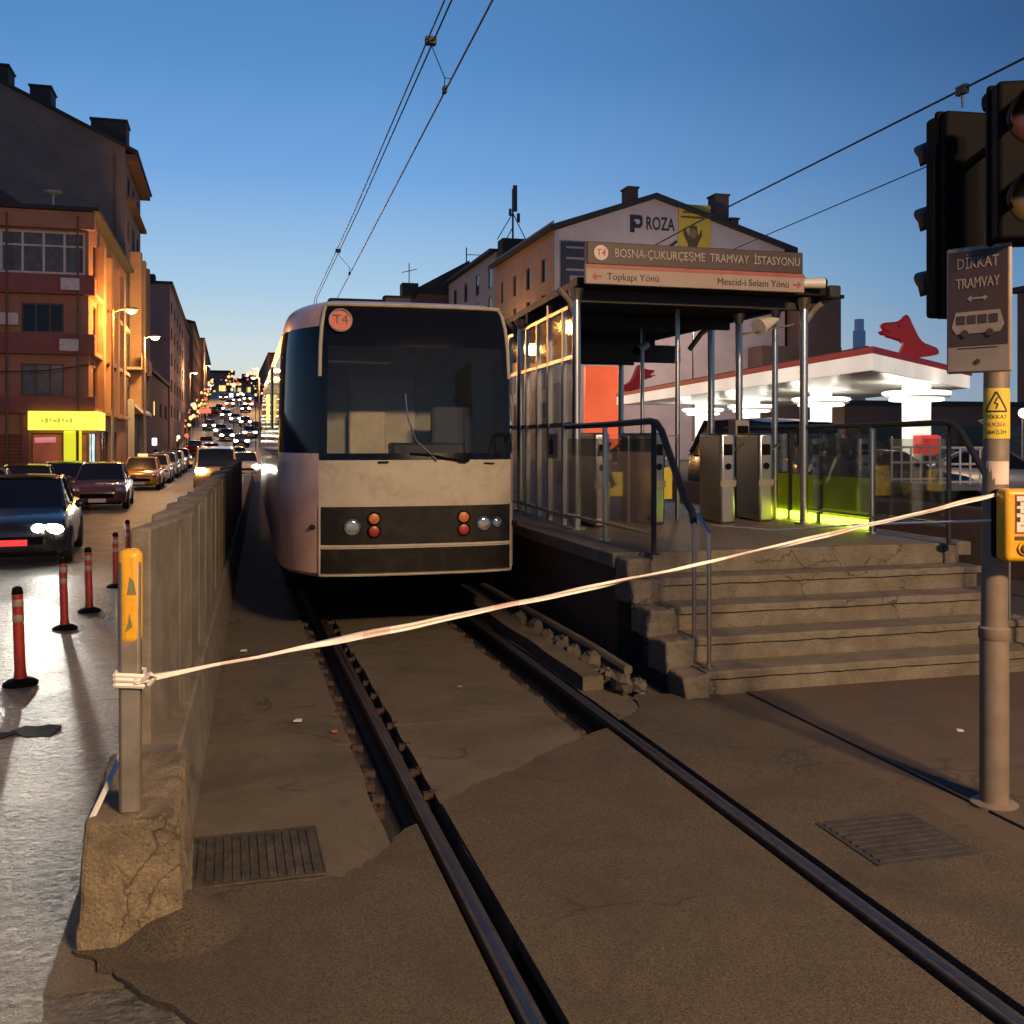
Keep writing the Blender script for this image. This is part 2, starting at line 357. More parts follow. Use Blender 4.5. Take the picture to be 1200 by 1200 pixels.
jm = [3.6, 6.40, 8.7, 11.1, 13.6, 16, 19, 23, 28, 34, 42, 52, 68]
for a, b in zip(jm, jm[1:]):
    strip(m, 1.005, 2.06, a, b-.014, 0, jag=.014, j0=1, j1=1)
strip(m, 2.415, 2.70, 3.6, 68, .0, jag=.01, j0=1)
strip(m, 2.70, 3.05, 6.75, 68, -.03, step=.3)
struct(m, 'track_bed', M['bed'], smooth=30)
# the asphalt of the level crossing laid over the concrete, with its irregular far edge
m = MB()
def wavy(pts, amp, n=6, seed=1):
    r = random.Random(seed); out = []
    for (a, b), (c, d) in zip(pts, pts[1:]):
        for i in range(n):
            t = i/n; out.append((a+(c-a)*t + r.uniform(-amp,amp), b+(d-b)*t + r.uniform(-amp,amp)))
    out.append(pts[-1]); return out
Z1 = .014
def slab(poly, z=Z1, th=.05): m.prism([(x,y,z-th) for x,y in poly], (0,0,th))
slab([(.55,-12),(.842,-12),(.842,4.70)] + wavy([(.78,4.66),(.60,4.36),(.444,4.22),(.15,4.21),(-.17,4.27),(-.36,4.05),(-.52,3.86),(-.36,3.62),(-.07,3.27),(.14,2.95),(.34,2.4),(.5,1.6),(.55,.5)], .014, seed=4))
slab([(.995,-12),(2.252,-12),(2.252,5.93)] + wavy([(2.24,5.93),(1.88,5.69),(1.47,5.32),(1.2,5.12),(1.005,4.93)], .014, seed=5))
slab([(2.405,-12),(3.30,-12),(3.30,6.56)] + wavy([(2.95,6.62),(2.72,6.66),(2.62,6.3),(2.41,6.1)], .014, seed=6))
m.grid(lambda u, v: (x_ := -.62+.95*u, y_ := 3.35+1.1*v, .165*math.exp(-((x_+.17)/.19)**2-((y_-3.93)/.20)**2) - .026 + .004*math.sin(31*x_)*math.sin(27*y_)), [i/30 for i in range(31)], [i/34 for i in range(35)])
struct(m, 'crossing', M['asphalt'], smooth=30)
# paved ground right of the crossing, two thin dark gaps standing in for the pole's shadow lines
m = MB()
m.prism([(3.309,-40,-.12),(3.512,-40,-.12),(3.512,6.6,-.12),(3.309,6.6,-.12)], (0,0,.126))
m.prism([(3.522,-40,-.12),(160,-40,-.12),(160,106,-.12),(3.2,106,-.12),(3.2,6.61,-.12),(3.522,6.61,-.12)], (0,0,.136))
struct(m, 'plaza', M['plaza'], smooth=30)

def rail(x, label):
    t = thing('rail', label, 'rail', (x, 0, 0), 'rails of the tram track')
    yy = [-12,0,3,5,6,7,8,9,10] + [10+2*i for i in range(1,30)]
    prof = [(-.036,.004),(-.030,.012),(.030,.012),(.036,.004),(.036,-.028),(-.036,-.028)]
    def sweep(prof):
        k = MB(); n = len(prof)
        vs = [(x+ctrack(y)+a, y, z) for y in yy for a, z in prof]
        fs = [(i*n+j, i*n+(j+1)%n, (i+1)*n+(j+1)%n, (i+1)*n+j) for i in range(len(yy)-1) for j in range(n)]
        fs += [tuple(range(n)), tuple((len(yy)-1)*n+j for j in range(n))]
        k.add(vs, fs); return k
    sweep(prof).build('rail_head', M['rail'], t)
    sweep([(-.014,.0125),(-.012,.0145),(.010,.0145),(.012,.0125)]).build('polished_strip', M['railtop'], t)
    sweep([(-.010,-.028),(.010,-.028),(.012,-.105),(.065,-.118),(.065,-.128),(-.065,-.128),(-.065,-.118),(-.012,-.105)]).build('rail_web', M['railside'], t)
    return t
r1 = rail(.905, 'left steel rail, running from the foreground to the left wheels of the tram')
r2 = rail(2.34, 'right steel rail in the crossing, nearer the platform steps')
def clip(side):
    k = MB(); k.box(-.045,.045,-.05,.05,-.10,-.062); k.cyl((0,0,-.07),(0,0,1),.018,.075,10); k.tube([(side*-.05,-.03,-.05),(0,-.03,-.02),(side*.04,.0,-.03),(0,.035,-.02),(side*-.05,.03,-.05)], .011, 6)
    k.box(.02*side-.03,.02*side+.03,-.02,.02,-.035,-.004)
    return k
for rt, x, side, off in ((r1,.905,1,-.20),(r1,.905,-1,.10),(r2,2.34,1,-.27)):
    k = clip(side); k.v = [(a+x+off, b+5.15, c) for a,b,c in k.v]
    c0 = k.build('rail_clip', M['clip'], rt)
    for i in range(1, 14):
        c = c0.copy(); COL.objects.link(c); c.parent = rt; c.location = (rng.uniform(-.012,.012), .42*i + rng.uniform(-.05,.05), rng.uniform(-.006,.004)); c.rotation_euler = (0,0,0)
# second track, beyond the platform
for x in (7.2, 8.64):
    k = MB(); k.box(x-.036,x+.036,-6,90,.017,.026); 
    tag(k.build('rail', M['rail'], loc=(x,20,0)), 'rail of the second track beyond the platform, %s one' % ('platform-side' if x < 8 else 'outer'), 'rail', 'rails of the second track')
# drain covers and marks on the ground
m = MB(); m.box(-.215,.38,4.27,4.80,-.01,.008)
for i in range(16): m.box(-.20+i*.036,-.186+i*.036,4.30,4.77,.008,.014)
m.tube([(-.215,4.27,.006),(.385,4.27,.006),(.385,4.80,.006),(-.215,4.80,.006),(-.215,4.27,.006)], .008, 5)
M['grate'] = mat('drain_iron', (.045,.038,.03), .7, metal=.2, var=.4, scale=14, bump=.6, bscale=50, dirt=(.12,.10,.07), dscale=9, damt=.7)
tag(m.build('drain_cover', M['grate'], loc=(0,4.6,0)), 'worn gritty drain grate in the concrete beside the low wall', 'drain cover')
m = MB(); m.obox((2.865,3.95,.012),(.25,-.005,0),(.005,.245,0),(0,0,.008))
for i in range(9):
    q = -.205+i*.051; m.obox((2.865,3.95+q,.022),(.225,0,0),(0,.010,0),(0,0,.004))
M['cover'] = mat('cover_iron', (.055,.048,.045), .55, metal=.3, var=.3, scale=14, bump=.4, bscale=70)
tag(m.build('manhole_cover', M['cover'], loc=(2.865,3.95,0)), 'square ribbed metal manhole cover right of the right rail', 'manhole cover')

M['rubble'] = mat('rubble', (.10,.085,.065), .9, var=.25, scale=12, bump=.6, bscale=40)  # darker than the bed concrete, taking in the shade by the platform
# rubble row between the right rail and the platform wall
m = MB(); strip(m, 2.44, 2.60, 6.9, 13, .10, .12, .3, .012, 1, 1); 
tag(m.build('broken_kerb', M['bed'], loc=(2.52,9,0), smooth=30), 'low crumbling concrete kerb between the right rail and the platform', 'kerb')
m = MB(); m.tube([(2.78,6.9,.13),(2.76,7.6,.16),(2.76,8.6,.16),(2.77,10,.15),(2.76,12.4,.15)], .035, 8)
tag(m.build('cable_duct', M['bed'], loc=(2.76,9.5,.15)), 'grey cable duct lying along the foot of the platform wall', 'duct')
spots = [(2.68,6.78,.085),(2.80,6.74,.06),(2.66,7.05,.07),(2.68,7.42,.10),(2.67,7.8,.085),(2.68,8.12,.09),(2.67,8.5,.08),(2.69,8.9,.1),(2.68,9.4,.09)]
names = ['at the near end of the row','smallest, nearest the steps','second from the near end','large rounded one mid-row','beside the duct','squat one','narrow one','flat topped','farthest of the row, near the tram']
for (x,y,r), nm in zip(spots, names):
    k = MB(); k.sphere((x,y,r*.75), r, 9, (.85,1.25,.9)); k.v = [(a+rng.uniform(-.02,.02), b+rng.uniform(-.025,.025), max(.0,c+rng.uniform(-.02,.02))) for a,b,c in k.v]
    tag(k.build('rubble_lump', M['rubble'], loc=(x,y,0), smooth=25), 'concrete rubble lump by the platform foot, '+nm, 'rubble', 'rubble lumps along the platform')

for i,(x,y,s_,c_,l) in enumerate(((.42,6.6,.028,'white','white scrap of litter left of the left rail'),(.12,8.9,.03,'white','white scrap of litter near the wall, level with the tram nose'),(.62,6.3,.02,'lamp_orange','small orange wrapper beside the left rail'),(1.6,7.2,.018,'signgrey','grey pebble of litter between the rails'),(4.3,5.3,.022,'stickpink','pale paper scrap on the paving near the pole'))):
    k = MB(); k.prism([(x-s_,y-s_*.6,.016),(x+s_*.8,y-s_,.016),(x+s_,y+s_*.5,.018),(x-s_*.3,y+s_,.017)], (0,0,.006)); tag(k.build('paper_scrap', M[c_], loc=(x,y,0)), l, 'paper scrap', 'scraps on the ground')
# ================================================================== LOW WALL along the track
t = thing('track_wall', 'long grey concrete panel wall between the road and the tram track', 'wall', (-.3,4.8,0))
k = MB()
yy = [4.62,5.3,7,9,11,13,16,20,26,34,45]
sec = lambda y: [(xwall(y)-.02,zroad(y)-.2),(xwall(y)-.02,.40),(xwall(y)+.22,.40),(xwall(y)+.27,0),(xwall(y)+.27,-.13)]
n = 5; vs = [(x,y,z) for y in yy for x,z in sec(y)]
k.add(vs, [(i*n+j,i*n+(j+1)%n,(i+1)*n+(j+1)%n,(i+1)*n+j) for i in range(len(yy)-1) for j in range(n)] + [tuple(range(n)), tuple((len(yy)-1)*n+j for j in range(n))])
k.build('footing', M['wall'], t, bevel=.012)
y = 5.0; i = 0
while y < 21:
    L = .84 + rng.uniform(-.06,.06); a = R(8 + rng.uniform(-2.5,2.5)); cx = xwall(y+L/2)+.10; h = 1.385 + rng.uniform(-.012,.012)
    ux = Vector((math.sin(a), math.cos(a), 0)); un = Vector((math.cos(a), -math.sin(a), 0))
    k = MB(); k.obox((cx, y+L/2, (.38+h)/2), ux*(L/2+.03), un*.045, (0,0,(h-.38)/2))
    k.obox((cx+.050, y+L/2+.22, (.36+h)/2-.01), ux*.07, un*.035, (0,0,(h-.38)/2-.02))
    k.build('wall_panel', M['wall'], t, bevel=.012); y += L; i += 1
# end block
k = MB(); k.box(-.49,-.175,3.88,4.70,-.1,.445)
k.v = [(x+(.035 if z<0 else 0)*(1 if x>-.3 else -1), y-(.05 if z<0 and y<4 else 0), z) for x,y,z in k.v]
tag(weather(k.build('concrete_block', M['block'], loc=(-.33,4.3,0), bevel=.02, seg=2, smooth=30), .035, .09, 5), 'low worn concrete block carrying the yellow-topped post', 'concrete block')
# post with yellow sleeve
t = thing('marker_post', 'grey square post with a bright yellow sleeve on the concrete block', 'post', (-.345,3.97,.445))
k = MB(); k.box(-.383,-.307,3.935,4.005,.44,1.36); k.build('shaft', M['galv'], t, bevel=.012)
k = MB(); k.box(-.387,-.303,3.931,4.009,1.05,1.40); k.build('yellow_sleeve', M['yellow'], t, bevel=.03, seg=4)
k = MB(); k.poly([(-.355,3.9300,1.235),(-.322,3.9300,1.235),(-.33,3.9300,1.285),(-.345,3.9300,1.30)]); k.poly([(-.36,3.9298,1.10),(-.335,3.9298,1.12),(-.345,3.9298,1.17),(-.350,3.9298,1.14)])
k.build('sticker_scrap', mat('scraped_sticker', (.16,.17,.08), .6), t)
k = MB(); k.tube([(-.40,4.22,.585),(-.44,4.05,.50),(-.478,3.92,.43)], .011, 6)
tag(k.build('white_stick', M['white'], loc=(-.44,4.05,.4)), 'thin white stick leaning on the concrete block', 'stick')

# ================================================================== BARRIER TAPE
a = Vector((-.33,3.92,.925)); b = Vector((3.555,4.13,1.53))
k = MB(); N = 220
for i in range(N+1):
    u = i/N; p = a.lerp(b, u); p.z -= .022*4*u*(1-u); p.z += .0015*math.sin(u*41) + .001*math.sin(u*87+1)
    tw = 1.1*math.sin(u*7+.4) + .7*math.sin(u*19); w = .0145 + .003*math.sin(u*13) - .003*u
    d = Vector((0, math.sin(tw), math.cos(tw)))*w; e = Vector((0, math.cos(tw), -math.sin(tw)))*.005
    k.v += [tuple(p+d), tuple(p+d*.3-e), tuple(p-d*.3+e), tuple(p-d)]
    if i:
        q = 4*i-4
        for j in range(3): k.f.append([q+j, q+4+j, q+5+j, q+1+j]); k.m.append(1 if (i//6) % 5 == 3 else 0)
o = k.build('barrier_tape', [M['tape'], M['tapered']], loc=(1.6,4,1.2), smooth=60, recalc=False)
sol = o.modifiers.new('thickness','SOLIDIFY'); sol.thickness = .0012
tag(o, 'long white and red barrier tape stretched from the yellow-topped post to the signal pole', 'tape')
k = MB()
for dz in (0,.02,.035): k.tube([(-.392,3.925,.915+dz),(-.298,3.925,.905+dz),(-.298,4.012,.91+dz),(-.392,4.012,.92+dz),(-.392,3.925,.915+dz)], .010, 6)
k.tube([(-.30,3.92,.925),(-.27,3.90,.955),(-.255,3.91,.94),(-.28,3.92,.91)], .009, 6)
tag(k.build('tape_knot', M['tape'], loc=(-.345,3.97,.92)), 'white tape knotted round the yellow-topped post', 'tape')
k = MB(); k.tube([(3.38,6.78,1.17),(3.45,6.0,1.20),(3.5,5.2,1.30),(3.56,4.15,1.405)], .006, 5)
tag(k.build('cord', M['tape'], loc=(3.45,5.5,1.2)), 'thin white cord tied from the stair handrail to the signal pole', 'cord')

# ================================================================== FLEXIBLE BOLLARDS
t0 = thing('bollard', 'nearest red flexible bollard, alone at the left edge', 'bollard', (0,0,0), 'red flexible bollards along the lane')
k = MB(); k.lathe([(.13,0),(.13,.025),(.10,.045),(.055,.06)]); k.build('bollard_foot', M['black'], t0, bevel=.006)
k = MB(); k.lathe([(.052,.05),(.042,.12),(.040,.70),(.036,.74),(.02,.755)], n=16); k.build('bollard_tube', M['bolred'], t0)
for z in (.50,.62):
    k = MB(); k.lathe([(.0415,z),(.043,z+.004),(.043,z+.05),(.0415,z+.054)], n=16); k.build('reflective_band', M['reflect'], t0)
k = MB(); k.lathe([(.041,.715),(.043,.72),(.034,.765),(.015,.775)], n=14); k.build('bollard_cap', M['black'], t0)
bl = [(-1.56,8.7,'nearest red flexible bollard, alone at the left edge'),(-1.70,11.9,'second red bollard from the camera, in the headlight beam'),(-1.60,13.1,'third red bollard from the camera, brightest red'),
      (-1.52,15.3,'fourth red bollard, partly behind the yellow-topped post'),(-1.62,18.2,'farthest red bollard, at the corner of the dark car')]
for i,(x,y,l) in enumerate(bl):
    o = t0 if i == 0 else copy_tree(t0); put(o, (x,y,zroad(y)), rng.uniform(0,3), l); o.rotation_euler = (rng.uniform(-.03,.03), rng.uniform(-.04,.03), rng.uniform(0,3))
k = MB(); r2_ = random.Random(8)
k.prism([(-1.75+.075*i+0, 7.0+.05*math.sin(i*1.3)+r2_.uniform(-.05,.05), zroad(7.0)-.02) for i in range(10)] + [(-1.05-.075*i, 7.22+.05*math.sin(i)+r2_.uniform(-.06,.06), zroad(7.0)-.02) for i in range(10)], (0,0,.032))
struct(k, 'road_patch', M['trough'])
# ================================================================== TRAM
def build_tram():
    cx, y0 = 1.63, 9.03
    t = thing('tram', 'cream and dusty pink tram standing at the platform, facing the camera', 'tram', (cx, y0, 0))
    half = [(0,-.03),(.40,-.02),(.62,.0),(.80,.035),(.87,.07),(.93,.16),(1.02,.34),(1.10,.54),(1.15,.78),(1.17,1.05)]
    rear = [1.6,2.3,2.36,3.6,3.66,4.9,4.96,6.2,6.26,7.5,7.56,8.8,8.86,10.1,10.16,11.4,11.46,12.6,13.2]
    half_r = half[:5] + [(.93,.22),(.99,.45),(1.05,.70),(1.09,.95),(1.11,1.15)]
    outl = [(-1.19,y) for y in rear[::-1]] + [(-x*1.017 if x > .9 else -x,y) for x,y in half[::-1]] + half_r[1:] + [(1.11,y) for y in rear]
    # z, side inset, front set-back
    lev = [(.58,.03,.05),(.615,.0,.012),(.83,0,0),(.865,0,0),(1.20,0,0),(1.235,0,0),(1.61,0,.0),(1.67,0,.01),(2.0,.005,.018),(2.35,.015,.036),(2.62,.025,.056),(2.80,.045,.082),(2.93,.075,.125),(2.985,.10,.17),(3.03,.15,.27),(3.065,.22,.40),(3.085,.34,.62)]
    def P(i, j):
        x, y = outl[i]; z, ins, fs = lev[j]; w = max(0, 1-y/1.6)
        sx = 1 - ins/1.21
        return (cx + x*sx, y0 + y + fs*w + (.12*ins if w else 0), z)
    cells = {}
    ni, nj = len(outl), len(lev)
    for i in range(ni-1):
        xm = (outl[i][0]+outl[i+1][0])/2; ym = (outl[i][1]+outl[i+1][1])/2; front = abs(xm) < .87 and ym < .1; cham = .87 < abs(xm) and ym < 1.12; side = not front and not cham
        for j in range(nj-1):
            z = (lev[j][0]+lev[j+1][0])/2; key = 'body'
            if front:
                if .615 < z < .83: key = 'bumper'
                elif .865 < z < 1.20: key = 'lamp_panel'
                elif z < 1.235 or z < 1.61: key = 'front_panel'
                elif z < 2.985:
                    key = 'mask'
                    if abs(xm) < .80 and 1.67 < z < 2.62: key = 'windscreen'
            elif cham:
                if 1.67 < z < 2.80: key = 'cab_window' if xm < 0 else 'cab_window_r'
            else:
                seg = abs(outl[i][1]-outl[i+1][1])
                if 1.61 < z < 2.62: key = ('win', i) if (seg > .3 and ym > 1.4) else ('pil', i)
            cells.setdefault(key, []).append((i, j))
    def build(key, name, mt, parent=t, **kw):
        m = MB(); idx = {}
        for i, j in cells[key]:
            q = []
            for a, b in ((i,j),(i+1,j),(i+1,j+1),(i,j+1)):
                if (a,b) not in idx: idx[(a,b)] = len(m.v); m.v.append(P(a,b))
                q.append(idx[(a,b)])
            m.f.append(q); m.m.append(0)
        if key == 'body':
            n0 = len(m.v); m.v += [P(a, nj-1) for a in range(ni)]; m.f.append(list(range(n0, n0+ni))); m.m.append(0)
        o = m.build(name, mt, parent, recalc=False, **kw); return o
    build('body', 'body', M['mauve'])
    build('front_panel', 'front_panel', M['cream'])
    build('bumper', 'bumper', M['darkpaint']); build('lamp_panel', 'lamp_panel', M['darkpaint']); build('mask', 'windscreen_surround', M['mask'])
    build('cab_window', 'cab_side_window', M['mask']); build('cab_window_r', 'cab_side_window', M['mask']); None
    for k_ in sorted([k for k in cells if isinstance(k, tuple)], key=lambda k: k[1]): build(k_, 'side_window' if k_[0] == 'win' else 'window_pillar', M['pane'] if k_[0] == 'win' else M['mask'])
    ws = build('windscreen', 'windscreen', M['screen'])
    # cream rim round the black front, above and at the corners
    m = MB(); 
    top = [P(i, 13) for i in range(ni) if abs(outl[i][0]) <= .88 and outl[i][1] < .1]
    m.tube([(p[0], p[1]-.004, p[2]+.016) for p in top], .019, 8)
    for s_ in (-1, 1):
        ii = [i for i in range(ni) if outl[i][0] == s_*.87][0]
        m.tube([(P(ii,j)[0], P(ii,j)[1]-.006, P(ii,j)[2]) for j in range(9, 14)], .017, 8)
    m.build('front_rim', M['cream'], t)
    # trims
    m = MB()
    for zz in (.598, .848):
        pts = [P(i,1) for i in range(ni) if abs(outl[i][0]) <= .87 and outl[i][1] < .1]
        m.tube([(p[0], p[1]-.006, zz) for p in pts], .011, 6)
    for s_ in (-1,1): m.tube([(cx+s_*.865, y0+.06, .60),(cx+s_*.865, y0+.055, 1.21)], .010, 6)
    m.build('bumper_trim', M['cream'], t)
    # lamps on the lamp panel
    def lampc(x, z, r, mt, name, d=.02):
        yf = y0 + lerp([(0,-.03),(.4,-.02),(.62,0),(.8,.035)], abs(x))
        q = MB(); k0 = [(r*1.0,0),(r*1.0,d*.5),(r*.85,d*.5+.004),(r*.3,d*.5+.006)]
        nn = 20; vs = []
        for rr, dd in k0:
            for a in range(nn): vs.append((cx+x+rr*math.cos(2*math.pi*a/nn), yf-dd, z+rr*math.sin(2*math.pi*a/nn)))
        q.add(vs, [(i*nn+a, i*nn+(a+1)%nn, (i+1)*nn+(a+1)%nn, (i+1)*nn+a) for i in range(3) for a in range(nn)] + [tuple(3*nn+a for a in range(nn))])
        o = q.build(name, mt, t)
        b = MB(); b.tube([(cx+x+(r+.006)*math.cos(2*math.pi*a/16), yf-.008, z+(r+.006)*math.sin(2*math.pi*a/16)) for a in range(17)], .008, 6, caps=False)
        b.build('bezel', M['black'] if name != 'headlight' else M['chrome'], o)
        return o
    M['headglass'] = mat('headlight_glass', (.55,.55,.50), .08, metal=.75, var=.3, scale=30)
    lampc(-.585, 1.02, .062, M['headglass'], 'headlight')
    lampc(.60, 1.03, .055, M['headglass'], 'headlight'); lampc(.725, 1.04, .035, M['headglass'], 'headlight', .012)
    for x in (-.395, .41):
        lampc(x, 1.095, .048, M['lamp_orange'], 'indicator_lamp'); lampc(x, .985, .048, M['lamp_red'], 'tail_lamp')
    # round line badge behind the glass, top left
    q = MB(); q.cyl((cx-.68, y0+.075, 2.845),(0,-1,0.18),.098,.012,28); o = q.build('line_badge', mat('badge_red', (.50,.10,.07), .5, var=.05), t)
    q = MB(); q.text('T4', .125, (cx-.68, y0+.060, 2.847),(1,0,0),(0,.12,1),.002); q.build('lettering', M['lettersdark'], o)
    q = MB(); q.tube([(cx-.68+.098*math.cos(2*math.pi*a/28), y0+.063+.018*math.sin(2*math.pi*a/28)*0, 2.845+.098*math.sin(2*math.pi*a/28)) for a in range(29)], .006, 6, caps=False); q.build('badge_ring', M['letters'], o)
    # wiper blade, and a steel arm put in for a lamp's streak on the glass
    m = MB(); m.tube([(cx+.16,y0-.035,1.605),(cx+.11,y0-.03,1.655),(cx-.02,y0-.005,1.78),(cx-.10,y0-.012,2.0),(cx-.115,y0+.0,2.2)], [.014,.012,.01,.008,.006], 6)
    m.build('streak_arm', M['steel'], t)
    m = MB(); m.tube([(cx-.08,y0-.022,1.665),(cx+.1,y0-.03,1.655),(cx+.25,y0-.03,1.62),(cx+.40,y0-.035,1.60),(cx+.46,y0-.03,1.605)], .013, 6); m.box(cx+.36,cx+.44,y0-.05,y0-.02,1.585,1.61)
    m.build('wiper_blade', M['black'], t)
    m = MB(); m.box(cx-.36,cx-.27,y0-.045,y0-.025,1.585,1.60); m.box(cx+.60,cx+.70,y0-.02,y0+.0,1.575,1.583); m.build('front_fittings', M['black'], t)
    # cab interior seen through the windscreen
    m = MB(); m.box(cx-.86,cx+.86,y0+.12,y0+.75,1.50,1.66); m.obox((cx+.15,y0+.45,1.70),(.34,0,0),(0,.16,0),(0,.02,.06)); m.box(cx-.95,cx+.95,y0+.10,y0+2.2,1.0,1.04)
    m.build('dashboard', M['darkpaint'], t, bevel=.02)
    m = MB(); m.box(cx-1.1,cx+1.1,y0+1.75,y0+1.80,1.0,2.95); m.build('cab_back_wall', mat('cab_wall', (.28,.27,.25), .7), t)
    m = MB(); m.box(cx-.45,cx+.25,y0+1.70,y0+1.745,1.55,2.45); m.build('cab_partition', M['panelgrey'], t, bevel=.02)
    m = MB(); m.box(cx-.46,cx-.08,y0+1.60,y0+1.69,1.58,2.08); m.build('cab_door_panel', mat('cab_door', (.46,.41,.33), .6), t, bevel=.02)
    m = MB(); m.box(cx+.30,cx+.75,y0+1.0,y0+1.12,1.55,2.12); m.box(cx+.30,cx+.75,y0+.75,y0+1.1,1.42,1.54); m.build('driver_seat', M['seatblue'], t, bevel=.05, seg=3)
    m = MB(); m.tube([(cx-.78,y0+.35,2.50),(cx-.2,y0+.33,2.49)], .012, 6); m.build('sun_blind_rod', M['steel'], t)
    # roof box, underframe, bogies
    m = MB(); m.box(cx-.72,cx+.25,y0+1.0,y0+3.2,3.07,3.17); m.box(cx-.2,cx+.1,y0+.9,y0+1.0,3.08,3.20); m.build('roof_box', M['darkpaint'], t, bevel=.03)
    m = MB(); m.box(cx-1.0,cx+1.0,y0+1.3,y0+13.2,.30,.60); m.build('underframe', M['black'], t)
    for yy in (y0+2.2, y0+4.0, y0+10.0):
        for s_ in (-1,1):
            m = MB(); m.cyl((cx+s_*.72-.06, yy, .335),(1,0,0),.32,.12,24); m.build('wheel', M['railside'], t)
    # articulated rear car
    rr = [14.0,15.2,16.4,17.6,18.8,20,21.2,22.4,23.6,24.8,26]
    m = MB(); w = MB(); rf = MB()
    def cxx(y): return cx + ctrack(y0+y)
    sec = [(-1.18,.60),(-1.21,.66),(-1.21,1.60)]
    def loft(mb, prof):
        n = len(prof); vs = [(cxx(y)+a, y0+y, z) for y in rr for a, z in prof]
        mb.add(vs, [(i*n+j, i*n+j+1, (i+1)*n+j+1, (i+1)*n+j) for i in range(len(rr)-1) for j in range(n-1)])
    loft(m, [(-1.18,.35),(-1.21,.5),(-1.21,1.61)]); loft(m, [(1.21,1.61),(1.21,.5),(1.18,.35)])
    loft(m, [(-1.185,2.62),(-1.13,2.93),(-1.0,3.05),(-.6,3.085),(.6,3.085),(1.0,3.05),(1.13,2.93),(1.185,2.62)])
    for y in (rr[0], rr[-1]): m.poly([(cxx(y)+a, y0+y, z) for a,z in [(-1.18,.35),(-1.21,1.61),(-1.185,2.62),(-1.0,3.05),(1.0,3.05),(1.185,2.62),(1.21,1.61),(1.18,.35)]])
    m.build('rear_car_body', M['mauve'], t, recalc=False)
    loft(w, [(-1.21,1.61),(-1.185,2.62)]); loft(w, [(1.185,2.62),(1.21,1.61)]); w.build('rear_car_windows', M['pane'], t, recalc=False)
    g = MB()
    for i in range(7):
        y = 13.2 + .8*i/6; s_ = 1.12 if i % 2 else 1.02
        g.add([(cxx(y)+a*s_, y0+y, z) for a,z in [(-1,.5),(-1,2.9),(1,2.9),(1,.5)]], [])
        if i: k0 = len(g.v)-8; g.f += [[k0+a, k0+(a+1)%4, k0+4+(a+1)%4, k0+4+a] for a in range(4)]; g.m += [0]*4
    g.build('gangway_bellows', M['black'], t, smooth=0)
    # yellow door light and small lamps down the left side
    q = MB(); q.box(cx-1.235,cx-1.205,y0+4.05,y0+4.6,2.0,2.35); q.build('side_display', emis('side_display_lit', (1,.75,.15), 1.6), t)
    q = MB(); q.tube([(cx-1.24,y0+1.3,1.9),(cx-1.24,y0+1.3,2.5)], .016, 6); q.build('door_handrail', M['steel'], t)
    return t
tr = build_tram(); tr.rotation_euler.z = -R(.95)

# ================================================================== STATION PLATFORM
PZ = .88
t = thing('station_platform', 'raised concrete tram platform behind the steps', 'platform', (4.6,20,0))
m = MB(); m.box(3.14,6.22,7.72,44,.80,PZ); m.build('deck', M['deck'], t)
m = MB(); m.box(2.97,3.139,7.70,44,.76,PZ+.004); m.build('platform_edge', M['step'], t, bevel=.015)
m = MB(); m.box(3.03,6.18,7.76,43.9,-.2,.797); m.build('platform_wall', M['platwall'], t)
m = MB(); m.box(6.221,6.38,7.70,44,.76,PZ+.004); m.build('platform_edge', M['step'], t, bevel=.015)
t = thing('staircase', 'five worn concrete steps climbing to the tram platform', 'steps', (4.6,6.5,0))
for k_ in range(4):
    yf = 6.50 + .30*k_; zt = .176*(k_+1)
    m = MB(); m.box(3.24,6.2,yf+.025,7.72,zt-.176-.02 if k_ else -.1,zt-.05)
    xs = [3.20 + (6.24-3.20)*i/34 for i in range(35)]; vs = []
    for x in xs:
        j = lambda q: rng.uniform(-q, q); ch = rng.random()**7*.022
        vs += [(x,yf+j(.004),zt-.052+j(.003)),(x,yf+j(.003)+ch*.5,zt-.012-ch+j(.002)),(x,yf+.012+ch+j(.003),zt+j(.002)-ch*.3),(x,yf+.335,zt+j(.002)),(x,yf+.335,zt-.052)]
    m.add(vs, [(5*i+q,5*i+(q+1)%5,5*i+5+(q+1)%5,5*i+5+q) for i in range(34) for q in range(5)] + [(0,1,2,3,4),(170,171,172,173,174)])
    m.build('step', M['step'], t, smooth=30)
m = MB(); m.box(3.2,6.05,7.66,7.715,.70,.883); m.box(6.06,6.2,7.64,7.72,.70,.883); m.build('step', M['step'], t, bevel=.012)
# rough blocks closing the left end of the steps
for k_, (x0,x1,ya,yb,z0,z1) in enumerate([(3.02,3.20,6.46,6.80,-.02,.165),(3.0,3.235,6.74,7.06,.10,.352),(2.99,3.23,7.02,7.36,.32,.53),(2.98,3.235,7.32,7.70,.51,.71)]):
    m = MB(); m.box(x0,x1,ya,yb,z0,z1); m.v = [(x+rng.uniform(-.02,.02), y+rng.uniform(-.02,.02), z+rng.uniform(-.015,.015)) for x,y,z in m.v]
    weather(m.build('end_block', M['step'], t, bevel=.02, seg=2, smooth=30), .03, .08, 4)
m = MB(); m.box(2.99,3.2,7.44,7.70,.70,.86); m.build('end_block', M['step'], t, bevel=.02)

